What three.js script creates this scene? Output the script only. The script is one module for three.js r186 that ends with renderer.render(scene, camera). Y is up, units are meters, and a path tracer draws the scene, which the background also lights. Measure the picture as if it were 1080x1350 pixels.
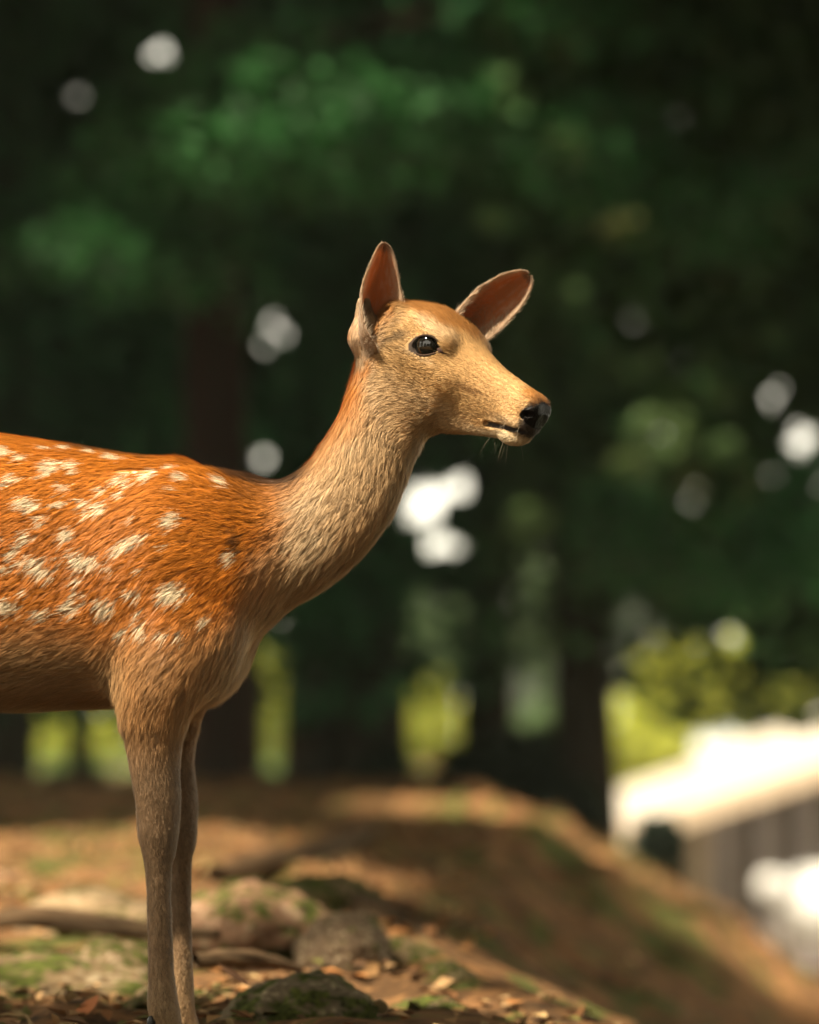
import * as THREE from 'three';
import { mergeGeometries } from 'three/addons/utils/BufferGeometryUtils.js';
import { ImprovedNoise } from 'three/addons/math/ImprovedNoise.js';

// ------------------------------------------------------------------ camera, sky, sun, exposure
const V3 = (x, y, z) => new THREE.Vector3(x, y, z);
const HALF = 18 / 85, DIST = 3.258, PITCH = Math.atan(225 / 675 * HALF), EYE_Y = 0.498;
const scene = new THREE.Scene();
const camera = new THREE.PerspectiveCamera(2 * Math.atan(HALF) * 180 / Math.PI, 0.8, 0.05, 400);
camera.position.set(0, EYE_Y, DIST);
camera.rotation.x = PITCH;
camera.focus = DIST - 0.075;
camera.userData.fStop = 1.4;
const renderer = new THREE.WebGLRenderer({ antialias: true });
renderer.toneMapping = THREE.LinearToneMapping;
renderer.toneMappingExposure = 2.8;
renderer.shadowMap.enabled = true;

const SUN = V3(-0.42, 0.82, 0.39).normalize();
{
  const w = 256, h = 128, d = new Float32Array(w * h * 4);
  for (let y = 0; y < h; y++) for (let x = 0; x < w; x++) {
    const el = (y + 0.5) / h * Math.PI - Math.PI / 2, k = Math.max(0, Math.sin(el));
    const t = Math.pow(1 - k, 3), o = (y * w + x) * 4;      // thin summer haze: paler and brighter low down
    d[o] = 0.76 + 0.26 * t; d[o + 1] = 0.72 + 0.22 * t; d[o + 2] = 0.61 + 0.16 * t; d[o + 3] = 1;
  }
  const sky = new THREE.DataTexture(d, w, h, THREE.RGBAFormat, THREE.FloatType);
  sky.mapping = THREE.EquirectangularReflectionMapping; sky.magFilter = THREE.LinearFilter; sky.needsUpdate = true;
  scene.background = sky; scene.environment = sky;
}
const sun = new THREE.DirectionalLight(new THREE.Color().setRGB(1.0, 0.88, 0.68), 4.6);
sun.position.copy(SUN).multiplyScalar(30); sun.target.position.set(0, 0, 0);
sun.castShadow = true; sun.shadow.radius = 3;
Object.assign(sun.shadow.camera, { left: -25, right: 25, top: 25, bottom: -25, near: 0.5, far: 90 });
sun.shadow.mapSize.set(4096, 4096);
scene.add(sun, sun.target);

// ------------------------------------------------------------------ helpers
function rng(seed) { let a = seed >>> 0; return () => { a = (a + 0x6D2B79F5) | 0; let t = Math.imul(a ^ (a >>> 15), 1 | a); t = (t + Math.imul(t ^ (t >>> 7), 61 | t)) ^ t; return ((t ^ (t >>> 14)) >>> 0) / 4294967296; }; }
const noiseGen = (() => { const keep = Math.random; const r = rng(77); Math.random = r; const n = new ImprovedNoise(); Math.random = keep; return n; })();
const nz = (x, y, z) => noiseGen.noise(x + 31.7, y + 17.3, z + 5.9);
const fbm = (x, y, z, o = 4) => { let s = 0, a = 0.5, f = 1; for (let i = 0; i < o; i++) { s += a * nz(x * f, y * f, z * f); a *= 0.5; f *= 2.03; } return s; };
const clamp = (x, a = 0, b = 1) => x < a ? a : x > b ? b : x;
const lerp = (a, b, t) => a + (b - a) * t;
const sstep = (a, b, x) => { const t = clamp((x - a) / (b - a)); return t * t * (3 - 2 * t); };
const mix3 = (a, b, t) => [lerp(a[0], b[0], t), lerp(a[1], b[1], t), lerp(a[2], b[2], t)];
const smin = (a, b, k) => { const h = Math.max(k - Math.abs(a - b), 0) / k; return Math.min(a, b) - h * h * k * 0.25; };
const smax = (a, b, k) => -smin(-a, -b, k);
// measured marks: a mark on the photograph (1080 x 1350) at the upright plane z, in metres
function P(px, py, z = 0) {
  const u = (px - 540) / 675 * HALF, v = -(py - 675) / 675 * HALF, c = Math.cos(PITCH), s = Math.sin(PITCH);
  const k = (DIST - z) / (c - v * s);
  return V3(u * k, EYE_Y + (v * c + s) * k, z);
}
function curve(table) {                         // Catmull-Rom through [key, value...] rows
  const n = table.length;
  return (x, out = []) => {
    let i = 0; while (i < n - 2 && x > table[i + 1][0]) i++;
    const a = table[Math.max(i - 1, 0)], b = table[i], c = table[i + 1], d = table[Math.min(i + 2, n - 1)];
    const t = clamp((x - b[0]) / (c[0] - b[0])), t2 = t * t, t3 = t2 * t, w = c[0] - b[0];
    for (let k = 1; k < b.length; k++) {
      const m0 = (c[k] - a[k]) / Math.max(c[0] - a[0], 1e-9) * w, m1 = (d[k] - b[k]) / Math.max(d[0] - b[0], 1e-9) * w;
      out[k - 1] = (2 * t3 - 3 * t2 + 1) * b[k] + (t3 - 2 * t2 + t) * m0 + (-2 * t3 + 3 * t2) * c[k] + (t3 - t2) * m1;
    }
    return out;
  };
}
const used = new Map();
function numbered(name) { const n = used.get(name) ?? 0; used.set(name, n + 1); return n ? `${name}_${String(n).padStart(3, '0')}` : name; }
function tag(o, label, category, group, kind) {
  if (label) o.userData.label = label; if (category) o.userData.category = category;
  if (group) o.userData.group = group; if (kind) o.userData.kind = kind; return o;
}
function thing(name, at, label, category, group, kind) {
  const g = new THREE.Group(); g.name = numbered(name); g.position.copy(at); scene.add(g);
  return tag(g, label, category, group, kind);
}
function part(name, geo, mat, parent, at) {
  const m = new THREE.Mesh(geo, mat); m.name = name; m.castShadow = m.receiveShadow = true;
  if (at) m.position.copy(at); parent.add(m); return m;
}
function solo(name, geo, mat, at, label, category, group, kind) {
  const m = new THREE.Mesh(geo, mat); m.name = numbered(name); m.castShadow = m.receiveShadow = true;
  if (at) m.position.copy(at); scene.add(m); return tag(m, label, category, group, kind);
}
function geom(pos, idx, col, nor, uv) {
  const g = new THREE.BufferGeometry();
  g.setAttribute('position', new THREE.BufferAttribute(pos instanceof Float32Array ? pos : new Float32Array(pos), 3));
  if (idx) g.setIndex(new THREE.BufferAttribute(idx instanceof Uint32Array ? idx : new Uint32Array(idx), 1));
  if (col) g.setAttribute('color', new THREE.BufferAttribute(col instanceof Float32Array ? col : new Float32Array(col), 3));
  if (uv) g.setAttribute('uv', new THREE.BufferAttribute(new Float32Array(uv), 2));
  if (nor) g.setAttribute('normal', new THREE.BufferAttribute(nor instanceof Float32Array ? nor : new Float32Array(nor), 3)); else g.computeVertexNormals();
  return g;
}
const std = (o) => new THREE.MeshStandardMaterial(o);
const phys = (o) => new THREE.MeshPhysicalMaterial(o);
const rgb = (r, g, b) => new THREE.Color().setRGB(r, g, b);

// closed surface of a distance field, sampled in blocks that come near it (surface nets)
function surfaceNets(field, lo, hi, cell, keep) {
  const B = 8, nx = Math.ceil((hi.x - lo.x) / cell / B), ny = Math.ceil((hi.y - lo.y) / cell / B), nzb = Math.ceil((hi.z - lo.z) / cell / B);
  const reach = cell * B * 0.5 * 1.7321 * 1.25 + cell;
  const vert = new Map(), pos = [], quads = [];
  const W = nx * B + 2, H = ny * B + 2, key = (i, j, k) => (k * H + j) * W + i;
  const S = B + 1, val = new Float32Array((S + 1) ** 3), blocks = [];
  for (let bz = 0; bz < nzb; bz++) for (let by = 0; by < ny; by++) for (let bx = 0; bx < nx; bx++) {
    const c = cell * B, x = lo.x + (bx + 0.5) * c, y = lo.y + (by + 0.5) * c, z = lo.z + (bz + 0.5) * c;
    if (Math.abs(field(x, y, z)) < reach) blocks.push([bx, by, bz]);
  }
  for (const [bx, by, bz] of blocks) {
    const N = S, at = (i, j, k) => val[(k * (N + 1) + j) * (N + 1) + i];
    for (let k = 0; k <= B; k++) for (let j = 0; j <= B; j++) for (let i = 0; i <= B; i++)
      val[(k * (N + 1) + j) * (N + 1) + i] = field(lo.x + (bx * B + i) * cell, lo.y + (by * B + j) * cell, lo.z + (bz * B + k) * cell);
    for (let k = 0; k < B; k++) for (let j = 0; j < B; j++) for (let i = 0; i < B; i++) {
      let n = 0, sx = 0, sy = 0, sz = 0, inside = 0;
      for (let c = 0; c < 8; c++) if (at(i + (c & 1), j + (c >> 1 & 1), k + (c >> 2)) < 0) inside++;
      if (inside === 0 || inside === 8) continue;
      for (let c = 0; c < 8; c++) for (let ax = 0; ax < 3; ax++) {
        if (c & (1 << ax)) continue;
        const e = c | (1 << ax), a = at(i + (c & 1), j + (c >> 1 & 1), k + (c >> 2)), b = at(i + (e & 1), j + (e >> 1 & 1), k + (e >> 2));
        if ((a < 0) === (b < 0)) continue;
        const t = a / (a - b);
        sx += (c & 1) + (ax === 0 ? t : 0); sy += (c >> 1 & 1) + (ax === 1 ? t : 0); sz += (c >> 2) + (ax === 2 ? t : 0); n++;
      }
      const gi = bx * B + i, gj = by * B + j, gk = bz * B + k;
      vert.set(key(gi, gj, gk), pos.length / 3);
      pos.push(lo.x + (gi + sx / n) * cell, lo.y + (gj + sy / n) * cell, lo.z + (gk + sz / n) * cell);
      const s0 = at(i, j, k) < 0;
      if (s0 !== at(i + 1, j, k) < 0) quads.push([s0, gi, gj, gk, 0]);
      if (s0 !== at(i, j + 1, k) < 0) quads.push([s0, gi, gj, gk, 1]);
      if (s0 !== at(i, j, k + 1) < 0) quads.push([s0, gi, gj, gk, 2]);
    }
  }
  const idx = [];
  for (const [s, i, j, k, ax] of quads) {
    const q = ax === 0 ? [[0, 0, 0], [0, -1, 0], [0, -1, -1], [0, 0, -1]] : ax === 1 ? [[0, 0, 0], [0, 0, -1], [-1, 0, -1], [-1, 0, 0]] : [[0, 0, 0], [-1, 0, 0], [-1, -1, 0], [0, -1, 0]];
    const v = q.map(([a, b, c]) => vert.get(key(i + a, j + b, k + c)));
    if (v.some((x) => x === undefined)) continue;
    if (keep && !keep((pos[v[0] * 3] + pos[v[2] * 3]) / 2, (pos[v[0] * 3 + 1] + pos[v[2] * 3 + 1]) / 2, (pos[v[0] * 3 + 2] + pos[v[2] * 3 + 2]) / 2)) continue;
    if (s) idx.push(v[0], v[1], v[2], v[0], v[2], v[3]); else idx.push(v[0], v[2], v[1], v[0], v[3], v[2]);
  }
  const nor = new Float32Array(pos.length), e = cell * 0.5;
  for (let v = 0; v < pos.length; v += 3) {
    const [x, y, z] = [pos[v], pos[v + 1], pos[v + 2]];
    const a = field(x + e, y, z) - field(x - e, y, z), b = field(x, y + e, z) - field(x, y - e, z), c = field(x, y, z + e) - field(x, y, z - e), l = Math.hypot(a, b, c) || 1;
    nor[v] = a / l; nor[v + 1] = b / l; nor[v + 2] = c / l;
  }
  return { pos, idx, nor };
}
// ------------------------------------------------------------------ ground
const smoothMax0 = (t, k) => 0.5 * (t + Math.sqrt(t * t + k * k));
function G(x, z) {
  const D = DIST - z;
  let h = 0.0;
  // right of the deer the knoll rolls off into a gully; its far rim is the low crest 8 m away
  const run = Math.max(0, x - 0.16 + 0.03 * (z + 5)), fall = 0.45 * Math.pow(Math.min(run, 2.6), 1.5) + 0.25 * Math.max(0, run - 2.6);
  h -= fall * sstep(-26, -14, z) * 0.55 + fall * 0.45;
  h += 0.05 * sstep(-2, -5, z);
  h -= 0.10 * sstep(0.0, 0.5, x) * sstep(-0.4, -1.8, z) * sstep(-4.6, -2.6, z);
  h -= sstep(-6.2, -10.5, z) * (0.16 + 0.9 * sstep(0.1, 2.2, x)) + 0.02 * Math.max(0, -9 - z);
  h -= 1.0 * sstep(-9, -16, z) * sstep(0.8, 3, x);
  h += 0.03 * sstep(0.2, -1.6, x) * sstep(-0.2, -1.2, z);
  const rd = 1 - Math.abs(2 * fbm(x * 1.5 + 3, z * 1.1, 7.7, 3)), n = 0.07 * fbm(x * 1.1, z * 1.1, 1.5, 4) + 0.035 * fbm(x * 4.2, z * 4.2, 4.1, 3) + 0.05 * Math.pow(clamp(rd), 6) * sstep(-0.5, 0.4, nz(x * 0.9, z * 0.9, 2.2));
  return h + n * sstep(0.0, 0.45, Math.hypot((x + 0.3) / 1.2, z)) * lerp(0.6, 1.15, sstep(4.2, 6.0, D)) * (1 + 0.9 * sstep(0.1, 0.5, x) * sstep(-1.6, -2.6, z) * sstep(-7, -6, z)) + (D > 30 ? 0.5 * fbm(x * 0.08, z * 0.08, 2, 3) : 0);
}
const groundTex = (() => {
  const N = 1024, d = new Uint8Array(N * N * 4), per = (u, v, f, o) => {                // tileable noise
    const a = u * Math.PI * 2, b = v * Math.PI * 2, R = f / (Math.PI * 2); return fbm(Math.cos(a) * R + 7, Math.sin(a) * R + Math.cos(b) * R, Math.sin(b) * R + o, 4);
  };
  const S = (c) => Math.round(255 * Math.pow(clamp(c), 1 / 2.2));
  for (let j = 0; j < N; j++) for (let i = 0; i < N; i++) {
    const u = i / N, v = j / N, n = per(u, v, 9, 1), m = per(u, v, 30, 5), f = per(u, v, 90, 9), o = (j * N + i) * 4;
    let c = mix3([0.10, 0.052, 0.022], [0.235, 0.115, 0.045], sstep(-0.25, 0.3, m + 0.5 * f));
    c = mix3(c, [0.33, 0.175, 0.065], 0.8 * sstep(0.12, 0.35, f + 0.4 * n));
    c = mix3(c, [0.07, 0.085, 0.018], 0.9 * sstep(0.08, 0.2, n + 0.35 * m));
    c = mix3(c, [0.03, 0.018, 0.01], 0.7 * sstep(0.2, 0.38, -m + 0.3 * f));
    d[o] = S(c[0]); d[o + 1] = S(c[1]); d[o + 2] = S(c[2]); d[o + 3] = 255;
  }
  const t = new THREE.DataTexture(d, N, N); t.colorSpace = THREE.SRGBColorSpace; t.wrapS = t.wrapT = THREE.RepeatWrapping; t.magFilter = THREE.LinearFilter; t.needsUpdate = true; return t;
})();
{
  const xs = [], zs = [];
  for (let i = 0; i <= 220; i++) { const t = i / 110 - 1; xs.push(Math.sign(t) * (2.2 * Math.abs(t) + 148 * Math.pow(Math.abs(t), 7))); }
  for (let i = 0; i <= 260; i++) { const t = i / 260; zs.push(lerp(1.2, -9.5, t) - 150 * Math.pow(Math.max(0, t - 0.55) / 0.45, 6)); }
  for (const z of [3, 6, 10, 20, 45, 90]) zs.unshift(z);
  const pos = [], uv = [], idx = [];
  for (const z of zs) for (const x of xs) { pos.push(x, G(x, z), z); uv.push(x / 1.7, z / 1.7); }
  const W = xs.length; for (let j = 0; j < zs.length - 1; j++) for (let i = 0; i < W - 1; i++) { const a = j * W + i; idx.push(a, a + 1, a + W + 1, a, a + W + 1, a + W); }
  solo('ground', geom(pos, idx, null, null, uv), phys({ map: groundTex, roughness: 0.95, specularIntensity: 0.12 }), null, 'forest floor of brown litter and moss rolling off into a gully', 'ground', null, 'structure');
  // open ground past the wood: a meadow, and pale gravel added before the hall to bounce sun onto its wall
  const sheet = (name, label, x0, x1, z0, z1, lift, color, nx, nzz) => {
    const p = [], t = [], c = []; for (let j = 0; j <= nzz; j++) for (let i = 0; i <= nx; i++) { const x = lerp(x0, x1, i / nx), z = lerp(z0, z1, j / nzz), k = 1 + 0.9 * fbm(x * 1.1, z * 1.1, 3, 4); p.push(x, G(x, z) + lift, z); c.push(color[0] * k, color[1] * k, color[2] * k); }
    for (let j = 0; j < nzz; j++) for (let i = 0; i < nx; i++) { const a = j * (nx + 1) + i; t.push(a, a + 1, a + nx + 2, a, a + nx + 2, a + nx + 1); }
    solo(name, geom(p, t, c), phys({ vertexColors: true, roughness: 0.95, specularIntensity: 0.15 }), null, label, name, null, 'structure');
  };
  sheet('meadow', 'green grass of the clearing seen in slits between the trunks', -60, 60, -15, -120, 0.03, [0.060, 0.088, 0.022], 160, 140);
  sheet('bounce_gravel', 'pale gravel added around the slatted hall to bounce sunlight onto it', 1.5, 9, -12.5, -25, 0.06, [0.42, 0.37, 0.30], 60, 80);
}
const onG = (x, z, up = 0) => V3(x, G(x, z) + up, z);
// ------------------------------------------------------------------ leaves
// many small folded leaves at given points: [x, y, z, size, r, g, b, droop]
function leafGeo(list, seed, slim = 0.5) {
  const n = list.length, pos = new Float32Array(n * 12), col = new Float32Array(n * 12), idx = new Uint32Array(n * 6), r = rng(seed);
  const A = V3(), B = V3(), N = V3();
  for (let i = 0; i < n; i++) {
    const [x, y, z, s, cr, cg, cb, flat = 0.5] = list[i];
    N.set(r() - 0.5, (r() - 0.2) * flat * 3, r() - 0.5).normalize(); A.set(r() - 0.5, (r() - 0.7) * 0.8, r() - 0.5); A.addScaledVector(N, -A.dot(N)).normalize(); B.crossVectors(A, N);
    const l = s * 0.5, w = s * slim * 0.5, f = s * 0.12;
    const q = [[A.x * l, A.y * l, A.z * l], [B.x * w + N.x * f, B.y * w + N.y * f, B.z * w + N.z * f], [-A.x * l, -A.y * l, -A.z * l], [-B.x * w + N.x * f, -B.y * w + N.y * f, -B.z * w + N.z * f]];
    for (let k = 0; k < 4; k++) { pos[i * 12 + k * 3] = x + q[k][0]; pos[i * 12 + k * 3 + 1] = y + q[k][1]; pos[i * 12 + k * 3 + 2] = z + q[k][2]; col[i * 12 + k * 3] = cr; col[i * 12 + k * 3 + 1] = cg; col[i * 12 + k * 3 + 2] = cb; }
    idx.set([i * 4, i * 4 + 1, i * 4 + 2, i * 4, i * 4 + 2, i * 4 + 3], i * 6);
  }
  return geom(pos, idx, col).toNonIndexed();
}
const leafMat = phys({ vertexColors: true, roughness: 0.9, transmission: 0.45, thickness: 0, side: THREE.DoubleSide, specularIntensity: 0.3 });
const shadeLeafMat = phys({ vertexColors: true, roughness: 0.9, side: THREE.DoubleSide, specularIntensity: 0.2 });
const barkMat = phys({ vertexColors: true, roughness: 0.95, specularIntensity: 0.2 });
function rod(points, radii, seed, bark = [0.085, 0.05, 0.032], rough = 0.12) {           // bent, tapered, ridged rod
  const c = new THREE.CatmullRomCurve3(points), NU = Math.max(6, points.length * 6), NV = 18, F = c.computeFrenetFrames(NU), pos = [], idx = [], col = [], rr = curve(radii.map((q, i) => [i / (radii.length - 1), q]));
  for (let i = 0; i <= NU; i++) {
    const u = i / NU, p = c.getPointAt(u), R = rr(u)[0];
    for (let j = 0; j < NV; j++) {
      const a = j / NV * Math.PI * 2, n = F.normals[i].clone().multiplyScalar(Math.cos(a)).addScaledVector(F.binormals[i], Math.sin(a)), k = fbm(Math.cos(a) * 3, Math.sin(a) * 3, seed + u * 5, 3), q = p.clone().addScaledVector(n, R * (1 + rough * 2 * k));
      pos.push(q.x, q.y, q.z); const t = 0.75 + 1.1 * k + 0.3 * nz(j * 3.1, i * 1.7, seed); col.push(bark[0] * t, bark[1] * t, bark[2] * t);
      if (i < NU) { const b = (j + 1) % NV; idx.push(i * NV + j, i * NV + b, (i + 1) * NV + b, i * NV + j, (i + 1) * NV + b, (i + 1) * NV + j); }
    }
  }
  return geom(pos, idx, col);
}
// ------------------------------------------------------------------ the wood behind: trunks and crowns
const pxM = (D) => D / (1350 / 2 / HALF);                                                // metres to a photograph pixel at distance D
const spot = (px, py, D) => V3((px - 540) * pxM(D), EYE_Y - (py - 900) * pxM(D), DIST - D);  // level measure about the horizon
// gaps in the leaf wall where daylight comes through: [px, py, radius]
const GAPS = [[205, 65, 18], [358, 425, 9], [346, 450, 7], [374, 440, 6], [95, 118, 5], [88, 155, 5], [560, 668, 27], [572, 718, 16], [610, 640, 17], [628, 690, 10], [596, 722, 11], [640, 618, 8], [590, 645, 10], [1062, 580, 20], [1078, 622, 26], [1078, 655, 12], [915, 655, 13], [893, 662, 5], [930, 650, 5], [1022, 525, 7], [795, 420, 5], [838, 418, 5], [905, 475, 5], [898, 150, 5],
  [345, 605, 11], [965, 845, 14], [905, 790, 5], [875, 570, 7], [858, 592, 5], [965, 603, 5], [635, 285, 4]];
{ const r = rng(36); for (let i = 0; i < 22; i++) GAPS.push([770 + 310 * r(), 470 + 260 * r(), 2.5 + 3 * r()]); for (let i = 0; i < 10; i++) GAPS.push([60 + 960 * r(), 40 + 420 * r(), 2 + 2.5 * r()]); }
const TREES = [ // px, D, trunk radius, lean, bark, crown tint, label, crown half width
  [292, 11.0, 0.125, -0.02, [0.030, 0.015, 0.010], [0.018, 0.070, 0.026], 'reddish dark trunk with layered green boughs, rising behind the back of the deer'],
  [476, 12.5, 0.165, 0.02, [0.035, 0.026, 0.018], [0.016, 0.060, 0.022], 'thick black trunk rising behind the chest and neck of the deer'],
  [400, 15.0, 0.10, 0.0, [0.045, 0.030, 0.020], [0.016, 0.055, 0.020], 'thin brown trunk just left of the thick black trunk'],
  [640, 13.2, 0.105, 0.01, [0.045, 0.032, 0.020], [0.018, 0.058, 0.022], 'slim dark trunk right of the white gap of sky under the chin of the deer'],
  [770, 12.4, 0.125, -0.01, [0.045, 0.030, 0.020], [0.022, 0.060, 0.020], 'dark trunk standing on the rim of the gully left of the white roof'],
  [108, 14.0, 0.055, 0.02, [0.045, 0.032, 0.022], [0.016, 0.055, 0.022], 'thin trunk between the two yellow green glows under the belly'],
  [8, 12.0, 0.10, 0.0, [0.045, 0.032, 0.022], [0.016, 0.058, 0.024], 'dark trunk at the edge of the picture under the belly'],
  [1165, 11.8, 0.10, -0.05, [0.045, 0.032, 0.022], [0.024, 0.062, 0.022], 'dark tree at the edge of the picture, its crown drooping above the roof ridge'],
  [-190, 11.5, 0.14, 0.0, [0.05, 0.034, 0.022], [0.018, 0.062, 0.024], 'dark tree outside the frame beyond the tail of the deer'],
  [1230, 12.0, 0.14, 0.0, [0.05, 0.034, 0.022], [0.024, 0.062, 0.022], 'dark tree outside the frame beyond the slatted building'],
];
const PATCH = [];                                              // places on the ground that the sun reaches between the crowns: [x, z, radius]
const addPatch = (px, py, D, r) => { for (let d = 2.8; d < 14; d += 0.02) { const p = spot(px, py, d); if (p.y < G(p.x, p.z)) { PATCH.push([p.x, p.z, r]); return; } } };
for (let px = 640; px <= 1040; px += 36) {                    // the crest of the gully's far rim, as seen
  let crest = null; for (let py = 1345; py > 1000; py -= 2) { let hit = null; for (let d = 3; d < 9.6; d += 0.03) { const p = spot(px, py, d); if (p.y < G(p.x, p.z)) { hit = p; break; } } if (!hit) break; crest = hit; }
  if (crest) PATCH.push([crest.x, crest.z + 0.06, 0.29]);
}
addPatch(575, 1072, 9.2, 0.22); addPatch(530, 1062, 9.4, 0.14); addPatch(455, 1142, 6.3, 0.10); addPatch(705, 1292, 4.9, 0.12); addPatch(770, 1322, 4.7, 0.08);
addPatch(150, 1112, 6.9, 0.45); addPatch(60, 1125, 6.8, 0.45); addPatch(-60, 1180, 5.3, 0.35); addPatch(310, 1195, 4.6, 0.2); addPatch(100, 1160, 5, 0.32); addPatch(40, 1235, 4, 0.2); addPatch(330, 1235, 4, 0.18); addPatch(130, 1290, 3.7, 0.14); addPatch(250, 1180, 5, 0.2); addPatch(130, 1185, 4.7, 0.12); addPatch(500, 1250, 4, 0.08); addPatch(400, 1290, 3.6, 0.15); addPatch(455, 1310, 3.7, 0.05); addPatch(60, 1210, 5.0, 0.10); addPatch(350, 1190, 4.9, 0.10); addPatch(420, 1170, 5.1, 0.18);
const SUNNY = PATCH.map(([x, z, r]) => [x, G(x, z), z, r + 0.05]);
for (const [px, py, D, r] of [[875, 570, 11.4, 0.22], [830, 620, 11.5, 0.13], [905, 640, 11.5, 0.13], [960, 595, 11.5, 0.12], [830, 300, 11.4, 0.12], [745, 195, 11.4, 0.14], [745, 45, 11.4, 0.10], [650, 285, 11.4, 0.09], [700, 690, 11.5, 0.12], [110, 340, 9.5, 0.20], [400, 190, 9.0, 0.30], [520, 160, 9.1, 0.26], [280, 205, 8.9, 0.22], [375, 240, 8.9, 0.18], [690, 240, 9.7, 0.16], [215, 385, 9.4, 0.12]]) SUNNY.push([...spot(px, py, D).toArray(), r]);
for (let x = -0.75; x <= 0.2; x += 0.19) for (let y = 0.5; y <= 1.05; y += 0.18) SUNNY.push([x, y, 0.05, 0.17]);   // the deer above its knees
function shades(x, y, z) {
  for (const [a, b, c, r] of SUNNY) {
    const dx = x - a, dy = y - b, dz = z - c, t = dx * SUN.x + dy * SUN.y + dz * SUN.z;
    if (t > 0.45 && dx * dx + dy * dy + dz * dz - t * t < r * r) return true;
  }
  return false;
}
const leafR = rng(5);
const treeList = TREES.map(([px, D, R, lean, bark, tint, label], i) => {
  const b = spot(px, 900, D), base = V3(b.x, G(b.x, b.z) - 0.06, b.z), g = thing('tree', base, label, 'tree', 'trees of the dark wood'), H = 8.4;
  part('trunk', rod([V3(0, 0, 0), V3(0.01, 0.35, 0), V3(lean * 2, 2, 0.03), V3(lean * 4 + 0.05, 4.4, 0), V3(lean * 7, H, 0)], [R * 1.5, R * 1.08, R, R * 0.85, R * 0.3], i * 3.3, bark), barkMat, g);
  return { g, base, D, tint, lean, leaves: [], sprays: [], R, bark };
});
const inGap = (x, y, z, more) => { const D = DIST - z, k = 1 / pxM(D), px = 540 + x * k, py = 900 - (y - EYE_Y) * k; for (const [gx, gy, r] of GAPS) if (Math.hypot(px - gx, py - gy) < r + more) return true; return false; };
{
  const lowEdge = curve([[-900, 900], [0, 880], [250, 850], [310, 800], [375, 790], [430, 850], [530, 800], [560, 775], [640, 770], [662, 740], [740, 720], [800, 750], [860, 800], [930, 850], [1000, 880], [1080, 890], [2000, 880]]);
  let kept = 0;
  for (let t = 0; t < 240000; t++) {
    const D = 11.6 + 2.6 * leafR(), px = -700 + 2500 * leafR(), py = 960 - 1280 * leafR(), [x, y, z] = spot(px, py, D).toArray();
    const low = lowEdge(px)[0] + 50 * fbm(px * 0.012, py * 0.006, D, 3);
    if (py > low && !(leafR() < 0.16 && py < low + 150)) continue;
    if (inGap(x, y, z, 4) || (shades(x, y, z) && leafR() < 0.8)) continue;
    const n = fbm(x * 0.9, y * 1.3, z * 0.9, 3); if (n < -0.55 + 0.1 * leafR()) continue;
    let best = treeList[0], bd = 1e9; for (const q of treeList) { const d = Math.hypot(q.base.x - x, (q.base.z - z) * 0.5); if (d < bd) { bd = d; best = q; } }
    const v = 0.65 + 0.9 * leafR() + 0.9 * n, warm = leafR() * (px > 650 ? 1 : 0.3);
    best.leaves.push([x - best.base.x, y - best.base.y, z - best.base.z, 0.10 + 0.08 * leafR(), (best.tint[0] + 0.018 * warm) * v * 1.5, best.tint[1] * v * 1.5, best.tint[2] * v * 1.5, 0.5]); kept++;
  }
  // high crowns over the frame: they shade the wood, the gully and the deer; daylight falls through where they are cut open toward the sun
  for (let t = 0; t < 130000; t++) {
    const gx = -5.5 + 11.5 * leafR(), gz = -14 + 16 * leafR(), up = 5.0 + 2.6 * leafR(), k = up / SUN.y, x = gx + SUN.x * k, z = gz + SUN.z * k, y = G(gx, gz) + up;
    if (gx > 0.6 && gz < -13) continue;
    const D = DIST - z; if (D > 0.05 && 900 - (y - EYE_Y) / pxM(D) > -60) continue;      // only above what the lens takes in
    const n = fbm(x * 0.8, y * 0.8, z * 0.8, 3); if (n < -0.42) continue;
    if (shades(x, y, z)) continue;
    let best = treeList[0], bd = 1e9; for (const q of treeList) { const d = Math.hypot(q.base.x - x, q.base.z - z); if (d < bd) { bd = d; best = q; } }
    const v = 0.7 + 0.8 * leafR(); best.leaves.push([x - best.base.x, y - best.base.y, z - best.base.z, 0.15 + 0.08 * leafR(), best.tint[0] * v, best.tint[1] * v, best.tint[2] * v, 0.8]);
  }
  console.log('leaf wall', kept);
  // unseen leaves added to shade the gully and the wood's edge, right of the deer
  for (let t = 0; t < 62000; t++) {
    const x = 0.1 + 6.6 * leafR(), z = -11 + 11.4 * leafR(), y = 4.2 + 2.4 * leafR(), D = DIST - z;
    if (900 - (y - EYE_Y) / pxM(D) > -60 || x < 0.45 + 0.30 * (z + 1) || fbm(x * 0.8, y * 0.8, z * 0.8, 3) < -0.34 || shades(x, y, z)) continue;
    let best = treeList[0], bd = 1e9; for (const q of treeList) { const d = Math.hypot(q.base.x - x, q.base.z - z); if (d < bd) { bd = d; best = q; } }
    const v = 0.7 + 0.8 * leafR(); best.leaves.push([x - best.base.x, y - best.base.y, z - best.base.z, 0.16 + 0.09 * leafR(), best.tint[0] * v, best.tint[1] * v, best.tint[2] * v, 0.8]);
  }
}
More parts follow.
